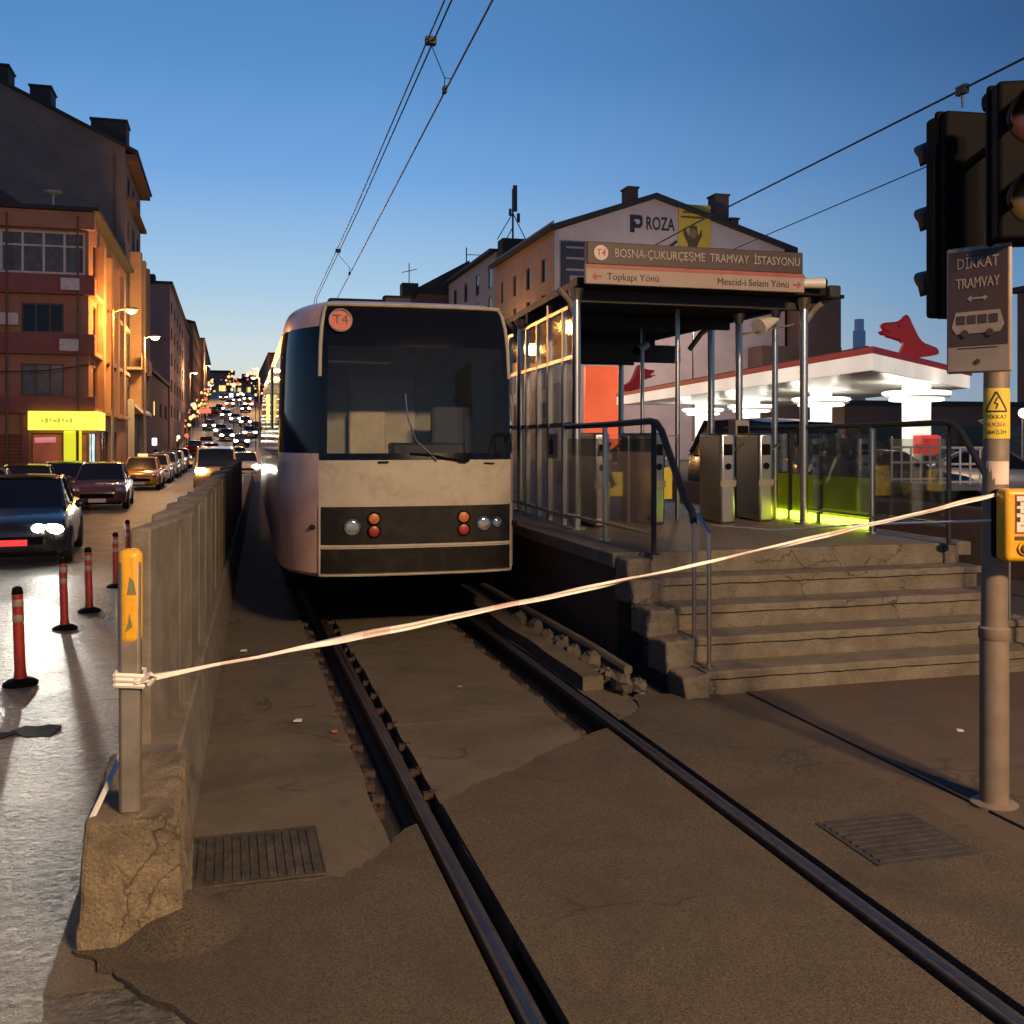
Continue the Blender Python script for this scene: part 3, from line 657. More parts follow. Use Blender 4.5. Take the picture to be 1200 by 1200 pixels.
# handrails
def handrail(x, label, side):
    t = thing('handrail', label, 'handrail', (x,8,PZ), 'stair handrails')
    m = MB(); m.tube([(x,9.75,1.92),(x,8.6,1.925),(x,7.62,1.94),(x,7.50,1.925),(x,7.40,1.86),(x,6.98,1.36),(x+.02,6.90,1.27),(x+.02,6.86,1.18)], .028, 10); m.build('top_rail', M['darksteel'], t)
    m = MB(); m.tube([(x+.02,6.86,.35),(x+.02,6.86,1.2)], .016, 8); m.lathe([(.045,.176),(.045,.19),(.018,.20)], (x+.02,6.62,0)); m.tube([(x+.02,6.62,.176),(x+.02,6.62,1.13),(x+.02,6.80,1.25)], .017, 8); m.build('foot_post', M['steel'], t)
    for y in (7.55,8.65):
        m = MB(); m.tube([(x,y,PZ),(x,y,1.91)], .022, 10); m.cyl((x,y,PZ),(0,0,1),.055,.015,14); m.build('rail_post', M['steel'] if y > 8 else M['darksteel'], t)
    m = MB(); m.tube([(x,9.75,1.04),(x,7.55,1.04)], .014, 8); m.build('lower_rail', M['steel'], t)
    m = MB(); m.box(x-.005,x+.005,7.60,8.60,1.07,1.80); m.build('glass_panel', M['glass'], t)
    m = MB(); m.box(x-.005,x+.005,8.70,9.70,1.07,1.80); m.build('glass_panel', M['glass'], t)
    return t
handrail(3.26, 'dark bent handrail on the left of the platform steps, on the track side', -1)
handrail(6.02, 'dark bent handrail on the right of the platform steps, nearest the signal pole', 1)

# ================================================================== SHELTER
t = thing('station_shelter', 'steel and glass tram stop shelter with flat dark roof on the platform', 'shelter', (4.7,12,PZ))
def column(x, y, r=.045, z1=3.32):
    m = MB(); m.tube([(x,y,PZ),(x,y,z1)], r, 14); m.cyl((x,y,PZ),(0,0,1),.10,.02,16); m.cyl((x,y,z1-.12),(0,0,1),r,.12,14,r*1.9); return m.build('column', M['steel'], t)
lx = lambda y: 3.40 + .072*(y-9.84)
for y in (9.84, 12.6, 15.2, 18.0): column(lx(y), y)
for y in (9.84, 10.45, 11.3, 12.05, 15.2, 18.0): column(6.0, y, .045 if y != 10.45 else .035)
m = MB(); m.prism([(3.36,9.70,3.33),(6.24,9.70,3.33),(6.24,18.4,3.33),(lx(18.4)-.04,18.4,3.33)], (0,0,.09)); m.build('roof', M['darkpaint'], t, bevel=.01)
M['gutter'] = mat('gutter_metal', (.035,.03,.028), .6, metal=.2)
for x in (6.28,):
    m = MB(); m.box(x-.10,x+.04,9.62,18.5,3.30,3.44); m.build('gutter', M['gutter'], t, bevel=.02)
for i, y in enumerate((9.95, 12.0, 14.4, 16.6)):
    m = MB(); m.box(lx(y)-.05,6.22,y-.04,y+.04,3.20,3.328); m.build('roof_beam', M['gutter'], t)
m = MB(); m.box(3.7,6.1,13.2,13.3,2.86,3.10); m.build('inner_fascia', M['signbrown'], t)
m = MB(); m.box(3.8,6.1,14.9,15.0,2.95,3.2); m.build('inner_fascia', M['gutter'], t)
for y in (9.9, 12.7, 15.3):                      # brackets under the left eave
    m = MB(); m.tube([(lx(y),y,3.0),(lx(y)-.08,y-.05,3.20),(lx(y)-.20,y-.08,3.31)], .032, 8); m.build('eave_bracket', M['galv'], t)
    m = MB(); m.tube([(6.0,y,3.0),(6.15,y-.05,3.22),(6.30,y-.08,3.33)], .035, 8); m.build('eave_bracket', M['galv'], t)
for a, b in ((9.92,11.0),(11.06,12.52),(12.68,13.9),(13.96,15.1),(15.3,17.9)):
    m = MB(); m.prism([(lx(a),a,PZ+.12),(lx(b),b,PZ+.12),(lx(b)+.012,b,PZ+.12),(lx(a)+.012,a,PZ+.12)], (0,0,2.62-PZ-.12)); m.build('glass_panel', M['glass'], t)
    m = MB(); m.prism([(lx(a),a,2.66),(lx(b),b,2.66),(lx(b)+.012,b,2.66),(lx(a)+.012,a,2.66)], (0,0,.48)); m.build('glass_panel', M['glass'], t)
m = MB()
for z_ in (2.62,PZ+.08,3.15): m.prism([(lx(9.88)-.015,9.88,z_),(lx(18)-.015,18,z_),(lx(18)+.03,18,z_),(lx(9.88)+.03,9.88,z_)], (0,0,.04))
for y in (11.03, 13.93): m.box(lx(y)-.02,lx(y)+.03,y-.03,y+.03,PZ,3.3)
m.build('glazing_bar', M['steel'], t)
m = MB(); m.box(3.45,5.95,18.02,18.03,PZ+.1,2.9); m.build('glass_panel', M['glass'], t)
for y0_, w_ in ((10.35,.025),(11.6,.03),(12.2,.025),(13.3,.03),(14.5,.03)):   # uprights and cross rails of the track-side frame
    m = MB(); m.box(lx(y0_)-.02,lx(y0_)+w_,y0_-w_,y0_+w_,PZ,3.16); m.build('upright', M['steel'], t)
m = MB(); m.prism([(lx(9.9),9.9,1.92),(lx(15),15,1.92),(lx(15)+.03,15,1.92),(lx(9.9)+.03,9.9,1.92)], (0,0,.05)); m.build('cross_rail', M['steel'], t)
for y0_ in (10.9,12.9): m = MB(); m.tube([(5.0+.2*(y0_-10.9),y0_,PZ),(5.0+.2*(y0_-10.9),y0_,3.3)], .028, 10); m.build('inner_post', M['steel'], t)
# speakers and a camera hanging under the roof
def cctv(name, loc, d, label, cat='camera'):
    loc = Vector(loc); d = Vector(d).normalized(); q = thing(name, label, cat, loc)
    m = MB(); m.tube([loc, loc + d*.24], [.052,.06], 12); m.build('camera_body', M['white'], q)
    m = MB(); m.tube([loc + d*.24, loc + d*.262], [.062,.05], 12); m.build('camera_lens', M['black'], q)
    m = MB(); m.tube([loc + d*.08, loc + d*.02 + Vector((0,.06,.12)), loc + Vector((0,.1,.30))], .014, 6); m.build('bracket', M['galv'], q)
    return q
cctv('camera', (5.25,12.4,3.02), (-.75,-.5,-.35), 'small white camera hanging under the shelter roof beside the columns')
cctv('camera', (5.84,9.62,3.44), (1,-.25,.02), 'small white camera sticking out right of the station name board')
q = thing('loudspeaker', 'pale horn loudspeaker under the roof, at the right front of the shelter', 'loudspeaker', (5.85,10.2,3.1))
m = MB(); m.tube([(5.9,10.2,3.15),(5.6,10.1,3.02)], [.03,.10], 14); m.build('horn', M['white'], q); m = MB(); m.tube([(5.9,10.2,3.15),(5.95,10.2,3.30)], .012, 6); m.tube([(5.3,10.0,2.92),(5.6,10.1,2.98),(5.98,10.0,3.05)], .012, 6); m.build('bracket', M['galv'], q)

# station name board
t = thing('station_sign', 'two-tier station name board along the front of the shelter roof', 'station sign', (4.7,9.58,3.5))
m = MB(); m.box(3.42,5.82,9.56,9.66,3.53,3.755); m.build('name_board', M['signbrown'], t, bevel=.008)
m = MB(); m.text('BOSNA-ÇUKURÇEŞME  TRAMVAY  İSTASYONU', .122, (4.74,9.552,3.645), ext=.003, wide=.80); m.build('lettering', M['letters'], t)
m = MB(); m.cyl((3.56,9.556,3.645),(0,-1,0),.075,.006,24); o = m.build('round_emblem', M['stickpink'], t); m = MB(); m.text('T4', .09, (3.56,9.545,3.645), ext=.002); m.build('lettering', M['lettersred'], o)
m = MB(); m.box(3.38,5.80,9.50,9.555,3.325,3.52); m.build('direction_board', mat('board_cream', (.33,.255,.215), .55, var=.1, dirt=(.3,.23,.19), dscale=2), t, bevel=.006)
m = MB(); m.box(3.385,5.795,9.4965,9.499,3.478,3.518); m.build('red_stripe', mat('stripe_red', (.33,.09,.07), .5), t)
m = MB(); m.text('Topkapı Yönü', .098, (3.60,9.496,3.400), ext=.002, align='LEFT'); m.build('lettering', M['lettersdark'], t); m = MB(); m.text('Mescid-i Selam Yönü', .098, (5.62,9.496,3.400), ext=.002, align='RIGHT'); m.build('lettering', M['lettersdark'], t)
m = MB()
for x, s_ in ((3.50,-1),(5.71,1)):
    m = MB(); m.prism([(x+s_*.055,9.4975,3.40),(x+s_*.01,9.4975,3.44),(x+s_*.01,9.4975,3.41),(x-s_*.045,9.4975,3.41),(x-s_*.045,9.4975,3.39),(x+s_*.01,9.4975,3.39),(x+s_*.01,9.4975,3.36)], (0,-.004,0)); m.build('arrow', M['lettersred'], t)

# turnstiles and ticket pillar
t0 = thing('turnstile', 'first turnstile', 'turnstile', (0,0,0), 'row of steel turnstiles inside the shelter')
m = MB(); m.box(-.085,.085,0,.62,0,.98); m.build('cabinet', M['steel'], t0, bevel=.03, seg=3)
m = MB(); m.box(-.05,.05,-.006,0,.74,.86); m.build('reader_panel', M['black'], t0, bevel=.004)
m = MB(); m.cyl((0,-.002,.62),(0,-1,0),.035,.012,16); m.build('round_light', M['black'], t0)
m = MB(); m.box(-.088,.088,-.003,.02,.40,.47); m.build('plinth_band', M['galv'], t0)
m = MB(); m.cyl((.085,.35,.72),(1,0,0),.05,.05,14)
for a in (0,120,240): m.tube([(.12,.35,.72),(.25,.35+.22*math.sin(R(a)),.72-.30*math.cos(R(a))+.0)], .016, 8)
m.build('tripod_arms', M['steel'], t0)
tl = [(3.72,9.95,'leftmost steel turnstile, beside the shelter front post'),(4.42,10.1,'middle-left turnstile behind the bent handrail'),(5.18,10.0,'turnstile under the paired columns, with a round black reader'),(5.72,10.15,'rightmost turnstile, beside the grey ticket pillar')]
for i,(x,y,l) in enumerate(tl):
    o = t0 if i == 0 else copy_tree(t0); put(o, (x,y,PZ), R(-4) if i != 1 else R(14), l)
for (x,y,w,z0,z1,l) in ((4.0,10.35,.20,.30,.56,'small yellow notice panel on the gate between the left turnstiles'),(4.62,10.5,.26,.25,.60,'larger yellow notice panel behind the handrail bend')):
    q = thing('gate_panel', l, 'gate', (x,y,PZ)); m = MB(); m.box(x-w/2,x+w/2,y-.006,y+.006,PZ+z0,PZ+z1); m.build('notice', mat('notice_yellow', (.55,.45,.04), .5, var=.15), q)
    m = MB(); m.tube([(x-w/2-.03,y+.02,PZ),(x-w/2-.03,y+.02,PZ+.95),(x+w/2+.08,y+.02,PZ+.95),(x+w/2+.08,y+.02,PZ)], .018, 8); m.build('gate_frame', M['steel'], q)
q = thing('ticket_pillar', 'plain pale grey ticket pillar standing inside the right end of the shelter', 'pillar', (6.1,11.6,PZ))
m = MB(); m.box(5.72,5.90,10.85,11.05,PZ,2.02); m.build('pillar_body', M['signgrey'], q, bevel=.015); m = MB(); m.box(5.74,5.88,10.843,10.849,1.70,1.95); m.build('screen', M['black'], q)
q = thing('waste_bin', 'dark bin standing between the turnstiles', 'bin', (4.85,11.4,PZ)); m = MB(); m.lathe([(.17,0),(.19,.05),(.20,.75),(.17,.80)], (4.85,11.4,PZ)); m.build('bin_body', M['black'], q); m = MB(); m.lathe([(.205,.70),(.21,.72),(.205,.76)], (4.85,11.4,PZ)); m.build('bin_ring', M['steel'], q)
# small signs on the left glass
for (y,z,s_,l,g) in ((10.7,1.72,.17,'white notice with a dark pictogram on the left shelter glass','A'),(13.4,1.85,.15,'small lit white notice farther back on the left shelter glass','B')):
    q = thing('notice_sign', l, 'sign', (lx(y),y,z)); X_ = lx(y)-.05; m = MB(); m.box(X_+.004,X_+.014,y-s_,y+s_,z-s_*.8,z+s_*.8); m.build('sign_plate', M['white'], q)
    m = MB(); m.box(X_,X_+.003,y-s_*.25,y+s_*.55,z-s_*.55,z+s_*.35); m.sphere((X_+.001,y+.02,z+s_*.5), s_*.16, 8, (.1,1,1)); m.build('pictogram', M['lettersdark'], q)
# lime balustrade with lit base on the right edge
t = thing('lime_balustrade', 'low lime-green glass balustrade with a lit base on the platform edge', 'balustrade', (6.2,10,PZ))
LG = glass('lime_glass', (.50,.58,.06), .1, .08, .38, (.62,.72,.03))
_n = LG.node_tree.nodes; _l = LG.node_tree.links; _o = _n['Material Output']; _s = _o.inputs['Surface'].links[0].from_socket
_e = _n.new('ShaderNodeEmission'); _e.inputs['Color'].default_value = (.62,.66,.03,1); _e.inputs['Strength'].default_value = .045   # the strip's glow in the sheet, added as emission
_a = _n.new('ShaderNodeAddShader'); _l.new(_s, _a.inputs[0]); _l.new(_e.outputs[0], _a.inputs[1]); _l.new(_a.outputs[0], _o.inputs['Surface'])
for a, b in ((8.95,9.78),(9.90,10.40),(10.50,10.95),(11.05,12.0)):
    m = MB(); m.box(6.19,6.205,a,b,PZ+.03,1.40); m.build('lime_panel', LG, t)
    m = MB(); m.box(6.19,6.2,a,b,1.42,1.86); m.build('clear_panel', M['glass'], t)
    m = MB(); m.box(6.165,6.185,a,b,PZ+.01,PZ+.10 if b < 11 else PZ+.03); m.build('light_strip', E['lime'], t)
m = MB(); m.tube([(6.2,8.85,1.93),(6.2,12.05,1.93)], .026, 10); m.build('top_rail', M['darksteel'], t)
for y in (8.88,9.84,10.45,11.0,12.05):
    m = MB(); m.tube([(6.2,y,PZ),(6.2,y,1.93)], .024, 10); m.build('rail_post', M['darksteel'], t)
q = thing('warning_lamp', 'small round red lamp glowing low on the lime balustrade', 'lamp', (6.14,10.75,1.2)); m = MB(); m.sphere((6.14,10.75,1.2), .035, 12); m.build('lens', emis('small_red_lamp', (1,.12,.05), .9), q); m = MB(); m.tube([(6.14,10.75,PZ),(6.14,10.75,1.17)], .012, 6); m.build('stem', M['black'], q)
# ================================================================== SIGNAL POLE
PX, PY = 3.61, 4.20
t = thing('traffic_light', 'stout signal pole with two dark unlit traffic light heads at the right edge', 'traffic light', (PX,PY,0))
m = MB(); m.tube([(PX,PY,0),(PX,PY,.86),(PX,PY,.865),(PX+.03,PY,3.45)], [.067,.067,.061,.058], 24); m.build('pole', M['polepaint'], t)
m = MB(); m.lathe([(.068,.82),(.073,.83),(.073,.875),(.062,.885)], (PX,PY,0), 24); m.build('pole_collar', M['polepaint'], t); m = MB(); m.lathe([(.11,-.01),(.11,.02),(.075,.03)], (PX,PY,0), 24); m.build('base_plate', M['polepaint'], t)
def head(c, d, n, name_z, w=.15, hh=.17, lensmats=None, vs_=1.0):
    """signal head: n aspects stacked, facing d"""
    d = Vector(d).normalized(); r = Vector((0,0,1)).cross(d).normalized(); c = Vector(c)
    m = MB(); m.obox(c, r*w, d*.10, (0,0,hh*n)); m.obox(c-d*.02, r*(w+.015), d*.02, (0,0,hh*n+.015))
    o = m.build('signal_head', M['black'], t, bevel=.035, seg=3)
    for i in range(n):
        z = c.z + hh*(n-1) - 2*hh*i; p = Vector((c.x, c.y, z)) + d*.10; nn = 18
        v = MB(); vs = []; a0, a1 = R(-25), R(205)
        for L_, rr in ((0,.125*vs_),(.10*vs_,.130*vs_),(.26*vs_,.135*vs_)):
            for k in range(nn):
                q = a0 + (a1-a0)*k/(nn-1); Lq = L_*(.35+.65*max(0, math.sin(q)))
                vs.append(p + d*Lq + r*rr*math.cos(q) + Vector((0,0,rr*math.sin(q))))
        v.add(vs, [(a*nn+k, a*nn+k+1, (a+1)*nn+k+1, (a+1)*nn+k) for a in range(2) for k in range(nn-1)])
        vo = v.build('visor', M['visor'], o, recalc=False); sm = vo.modifiers.new('thick','SOLIDIFY'); sm.thickness = .006
        l = MB(); vs = []
        for rr, dd in ((.118,.0),(.11,.012),(.07,.024),(.03,.03)):
            for k in range(20): q = 2*math.pi*k/20; vs.append(p + d*dd + r*rr*math.cos(q) + Vector((0,0,rr*math.sin(q))))
        l.add(vs, [(a*20+k, a*20+(k+1)%20, (a+1)*20+(k+1)%20, (a+1)*20+k) for a in range(3) for k in range(20)] + [tuple(60+k for k in range(20))])
        l.build('lens', lensmats[i], o)
M['visor'] = mat('visor_grey', (.014,.012,.011), .6, spec=.15, var=.2)
LM = [mat('lens_unlit_red', (.05,.018,.015), .25), mat('lens_unlit_amber', (.07,.05,.015), .25), mat('lens_unlit_green', (.02,.045,.03), .25)]
head((3.615,4.00,3.09), (-.42,-1,0), 2, 0, .155, .185, [LM[0], LM[1]])
head((3.735,4.62,2.98), (.10,1,0), 3, 0, .125, .178, LM, .85)
m = MB(); m.tube([(PX+.02,PY,3.25),(3.66,4.4,3.22),(3.69,4.52,3.2)], .022, 8); m.build('mounting_arm', M['black'], t); m = MB(); m.tube([(PX,PY,2.5),(3.66,4.4,2.6),(3.69,4.52,2.62)], .022, 8); m.build('mounting_arm', M['black'], t); m = MB(); m.tube([(PX+.02,PY,3.35),(3.615,4.05,3.35)], .025, 8); m.build('mounting_arm', M['black'], t); m = MB(); m.lathe([(.075,3.42),(.08,3.44),(.08,3.475),(.07,3.49)], (PX+.03,PY,0), 20)
m.build('pole_cap', M['black'], t)
# tramway sign, turned a little to the left
a = Vector((3.395,4.27,0)); b = Vector((3.53,3.99,0)); ux = (b-a).normalized(); un = Vector((0,0,1)).cross(ux)*-1   # un: to the back
un = Vector((-ux.y, ux.x, 0));  un = un if un.dot(Vector((-1,-1,0))) < 0 else -un
W2 = (b-a).length/2; cc = (a+b)/2
t = thing('tramway_sign', 'grey and brown rectangular tramway warning sign below the traffic lights', 'sign', (cc.x,cc.y,2.43))
z0, z1 = 2.115, 2.725
def sp(s, z, d=0): return Vector((cc.x,cc.y,0)) + ux*s - un*d + Vector((0,0,z))
m = MB(); m.obox(sp(0,(z0+z1)/2,0), ux*W2, un*.012, (0,0,(z1-z0)/2)); m.build('sign_plate', M['signgrey'], t, bevel=.010)
m = MB(); m.obox(sp(0,2.475,.0125), ux*(W2-.014), un*.002, (0,0,.228)); m.build('dark_field', M['signbrown'], t)
m = MB(); m.text('DİKKAT', .075, sp(0,2.640,.016), ux, (0,0,1), .001, wide=.72); m.build('lettering', M['signgrey'], t); m = MB(); m.text('TRAMVAY', .070, sp(0,2.545,.016), ux, (0,0,1), .001, wide=.66)
m.build('lettering', M['signgrey'], t); m = MB(); m.prism([sp(-.05,2.472,.015),sp(-.03,2.486,.015),sp(-.03,2.476,.015),sp(.03,2.476,.015),sp(.03,2.486,.015),sp(.05,2.472,.015),sp(.03,2.458,.015),sp(.03,2.468,.015),sp(-.03,2.468,.015),sp(-.03,2.458,.015)], -un*.002)
m.build('arrow', M['signgrey'], t)
m = MB(); m.prism([sp(-.105,2.305,.015),sp(.105,2.305,.015),sp(.125,2.34,.015),sp(.105,2.41,.015),sp(-.105,2.41,.015),sp(-.125,2.34,.015)], -un*.002); o = m.build('tram_pictogram', M['signgrey'], t)
m = MB()
for i in range(4): m.obox(sp(-.078+i*.052,2.372,.0185), ux*.02, un*.001, (0,0,.02))
for s_ in (-.06,.06): m.cyl(sp(s_,2.305,.0175), -un, .018, .003, 14)
m.build('pictogram_windows', M['signbrown'], o)
m = MB(); m.tube([sp(-W2+.06,2.235,.013),sp(W2-.06,2.235,.013)], .002, 4); m.cyl(sp(0,2.17,.011), -un, .012, .006, 10); m.cyl(sp(0,2.665,.011), -un, .001, .002, 6); m.build('sign_bolts', M['signbrown'], t)
m = MB(); m.obox(sp(.02,2.62,-.04), ux*.02, un*.04, (0,0,.015)); m.obox(sp(.02,2.2,-.04), ux*.02, un*.04, (0,0,.015)); m.build('sign_bracket', M['galv'], t)
# patches wrapped round the pole, facing the camera
A0 = math.atan2(-PY, -PX)
def polar(s, z, r): q = A0 + s/r; return (PX+.012+r*math.cos(q), PY+r*math.sin(q), z)
def wrap(m, s0, s1, z0, z1, r): m.grid(lambda s, z: polar(s, z, r), [s0+(s1-s0)*i/14 for i in range(15)], [z0,(z0+z1)/2,z1])
t = thing('high_voltage_sticker', 'yellow high voltage warning sticker wrapped round the signal pole', 'sticker', (PX,PY,1.92))
m = MB(); wrap(m, -.075, .085, 1.80, 2.045, .0625); m.build('sticker_sheet', M['stickyellow'], t, recalc=False)
m = MB(); rr = .0632
def wl(m, pts, w):
    for (a_,b_),(c_,d_) in zip(pts, pts[1:]):
        n_ = 6; L_ = math.hypot(c_-a_, d_-b_); px_, pz_ = -(d_-b_)/L_*w/2, (c_-a_)/L_*w/2
        for i in range(n_):
            u0, u1 = i/n_, (i+1)/n_
            q = [(a_+(c_-a_)*u0+px_, b_+(d_-b_)*u0+pz_),(a_+(c_-a_)*u1+px_, b_+(d_-b_)*u1+pz_),(a_+(c_-a_)*u1-px_, b_+(d_-b_)*u1-pz_),(a_+(c_-a_)*u0-px_, b_+(d_-b_)*u0-pz_)]
            m.add([polar(s_, z_, rr) for s_, z_ in q], [(0,1,2,3)])
wl(m, [(-.052,1.932),(.052,1.932),(.0,2.028),(-.052,1.932)], .009); wl(m, [(.006,2.0),(-.008,1.972),(.008,1.968),(-.002,1.944)], .007)
m.build('warning_triangle', M['lettersdark'], t, recalc=False)
m = MB(); tx = lambda zc: (lambda x, y, z: polar(x, zc+y, rr+z))
m.text('DİKKAT', .027, (0,0,0), ext=.0005, fn=tx(1.905)); m.build('lettering', M['lettersdark'], t); m = MB(); m.text('GERİLİM', .024, (0,0,0), ext=.0005, fn=tx(1.830)); m.build('lettering', M['lettersdark'], t)
m = MB(); m.text('YÜKSEK', .027, (0,0,0), ext=.0005, fn=tx(1.868)); m.build('lettering', M['lettersred'], t)
t = thing('pale_sticker', 'blank pale pink sticker on the signal pole above the yellow button box', 'sticker', (PX,PY,1.63)); m = MB(); wrap(m, -.05, .068, 1.578, 1.690, .0625); m.build('sticker_sheet', M['stickpink'], t, recalc=False)
# push button box
bx, by = 3.605, 4.055; d = Vector((-.62,-.78,0)).normalized(); d = Vector((-.30,-.95,0)).normalized(); r = Vector((0,0,1)).cross(d).normalized()
t = thing('push_button_box', 'yellow pedestrian push button box on the signal pole', 'button box', (bx,by,1.39))
c = Vector((bx+.02,by,1.39))
def bp(s, z, e): return c + r*s + d*e + Vector((0,0,z))
m = MB(); m.obox(bp(-.0,0,0), r*.088, d*.06, (0,0,.172)); m.build('box_body', M['yellow'], t, bevel=.025, seg=4)
m = MB(); m.obox(bp(0,0,-.07), r*.098, d*.025, (0,0,.165)); m.build('back_shell', M['black'], t, bevel=.02)
m = MB(); m.obox(bp(.012,.055,.0605), r*.056, d*.003, (0,0,.092)); o = m.build('notice_frame', M['lettersred'], t)
m = MB(); m.obox(bp(.012,.055,.064), r*.049, d*.001, (0,0,.084)); o = m.build('notice', M['white'], t)
m = MB()
for i in range(8): m.obox(bp(.016+.004*((i*7)%3-1),.115-.019*i,.0655), r*(.032-.006*((i*5)%3)), d*.0006, (0,0,.003))
m.build('print_lines', M['signgrey'], o)
m = MB()
for z in (.105,.07,.03): m.obox(bp(-.030,z,.0655), r*.008, d*.0008, (0,0,.011))
m.build('pictograms', M['lettersdark'], o)
m = MB(); m.cyl(bp(0,-.105,.058), d, .033, .014, 20); m.build('button_ring', M['yellow'], t); m = MB(); m.cyl(bp(0,-.105,.07), d, .022, .012, 18); m.obox(bp(-.0,-.058,.062), r*.045, d*.003, (0,0,.008)); m.build('button', M['framedark'], t)

# ================================================================== BUILDINGS
def facade(m, o, ux, n, w, h, ops, depth=.14):
    o, ux, n = Vector(o), Vector(ux), Vector(n)
    ss = sorted({0, w} | {round(v,4) for a in ops for v in a[:2] if 0 < v < w}); zs = sorted({0, h} | {round(v,4) for a in ops for v in a[2:4] if 0 < v < h})
    p = lambda s, z, e=0: o + ux*s + Vector((0,0,z)) - n*e
    for s0, s1 in zip(ss, ss[1:]):
        for z0, z1 in zip(zs, zs[1:]):
            if not any(a[0]-.001 <= s0 and s1 <= a[1]+.001 and a[2]-.001 <= z0 and z1 <= a[3]+.001 for a in ops):
                m.poly([p(s0,z0),p(s1,z0),p(s1,z1),p(s0,z1)])
    for a in ops:
        s0,s1,z0,z1 = a[:4]
        for q in ([(s0,z0),(s1,z0)],[(s1,z0),(s1,z1)],[(s1,z1),(s0,z1)],[(s0,z1),(s0,z0)]):
            (u,v),(u2,v2) = q; m.poly([p(u,v),p(u2,v2),p(u2,v2,depth),p(u,v,depth)])
def window(parent, o, ux, n, a, depth=.14, frame='framedark', pane='pane', cols=2, transom=None, fw=.05):
    o, ux, n = Vector(o), Vector(ux), Vector(n); s0,s1,z0,z1 = a[:4]
    def q(m, a0,a1,b0,b1,e0,e1):
        c = o + ux*(a0+a1)/2 + Vector((0,0,(b0+b1)/2)) - n*(e0+e1)/2; m.obox(c, ux*(a1-a0)/2, n*(e1-e0)/2, (0,0,(b1-b0)/2))
    m = MB(); e0, e1 = depth-.07, depth-.005
    q(m,s0,s1,z0,z0+fw,e0,e1); q(m,s0,s1,z1-fw,z1,e0,e1); q(m,s0,s0+fw,z0+fw,z1-fw,e0,e1); q(m,s1-fw,s1,z0+fw,z1-fw,e0,e1)
    for i in range(1, cols): x = s0+(s1-s0)*i/cols; q(m,x-fw*.5,x+fw*.5,z0+fw,z1-fw,e0+.004,e1)
    if transom: z = z0+(z1-z0)*transom; q(m,s0+fw,s1-fw,z-fw*.4,z+fw*.4,e0+.008,e1)
    f = m.build('window', M[frame], parent)
    m = MB(); q(m,s0+.01,s1-.01,z0+.01,z1-.01,depth-.03,depth-.02); m.build('pane', M[pane] if pane in M else E[pane], f)
    return f
def block(t, name, mt, x0,x1,y0,y1,z0,z1, S_=(), E_=(), W_=(), bevel=0, dS=.14, top=True):
    m = MB(); h = z1-z0
    facade(m,(x0,y0,z0),(1,0,0),(0,-1,0),x1-x0,h,S_); facade(m,(x1,y0,z0),(0,1,0),(1,0,0),y1-y0,h,E_); facade(m,(x0,y0,z0),(0,1,0),(-1,0,0),y1-y0,h,W_)
    m.poly([(x0,y1,z0),(x1,y1,z0),(x1,y1,z1),(x0,y1,z1)])
    if top: m.poly([(x0,y0,z1),(x1,y0,z1),(x1,y1,z1),(x0,y1,z1)])
    return m.build(name, mt, t, recalc=False, smooth=0)

# --- orange corner building (left)
BX, BY, GZ = -6.2, 50.5, -.42
t = thing('corner_building', 'four storey reddish corner building with the lit yellow shop sign', 'building', (-12,59,GZ))
x0 = -17.0; h = 12.1-GZ
def fs(xa, xb, za, zb): return (xa-x0, xb-x0, za-GZ, zb-GZ)
S_ops = [fs(-10.75,-6.35,9.30,11.25), fs(-16.6,-11.2,9.30,11.25), fs(-9.03,-7.25,6.62,7.95), fs(-13.2,-11.2,6.62,7.95), fs(-16.2,-14.4,6.62,7.95), fs(-9.05,-7.25,3.75,5.2), fs(-13.2,-11.2,3.75,5.2), fs(-16.2,-14.4,3.75,5.2), fs(-8.62,-7.3,-.30,2.05), fs(-14,-9.0,-.3,2.0), fs(-7.0,-6.25,-.30,2.05)]
E_ops = []
for fl, (za, zb) in enumerate(((9.5,11.1),(6.6,8.1),(3.7,5.2))):
    for i in range(5): E_ops.append((1.6+3.3*i, 2.9+3.3*i, za-GZ, zb-GZ))
E_ops += [(.35,3.2,.1,2.5),(4.4,8.2,.1,2.6),(9.5,12.2,.1,2.6)]
block(t, 'walls', M['orangewall'], x0,BX,BY,68,GZ,12.1, S_ops, E_ops)
So, Eo = (x0,BY,GZ), (BX,BY,GZ)
for i, a in enumerate(S_ops[:8]):
    window(t, So, (1,0,0), (0,-1,0), a, frame='frame' if i < 2 else 'framedark', pane='curtain' if i in (0,3,5) else 'pane', cols=(5 if i == 0 else 6 if i == 1 else 3), transom=.66 if i < 2 else None, fw=.10 if i < 2 else .07)
window(t, So, (1,0,0), (0,-1,0), S_ops[8], pane='shopwarm', cols=1); window(t, So, (1,0,0), (0,-1,0), S_ops[10], pane='shopwarm', cols=1)
for a in E_ops[:15]: window(t, Eo, (0,1,0), (1,0,0), a, pane='pane', cols=2)
window(t, Eo, (0,1,0), (1,0,0), E_ops[15], pane='shopwhite', cols=2); window(t, Eo, (0,1,0), (1,0,0), E_ops[16], pane='curtain', cols=3); window(t, Eo, (0,1,0), (1,0,0), E_ops[17], pane='pane', cols=2)
o_ = S_ops[9]; q = MB(); q.box(-14,-9.0,BY+.10,BY+.13,-.3,2.0)
for i in range(14): q.tube([(-14,BY+.09,-.2+i*.16),(-9.0,BY+.09,-.2+i*.16)], .02, 5)
q.build('roller_shutter', mat('shutter_orange', (.22,.08,.03), .6, metal=.2, var=.2), t)
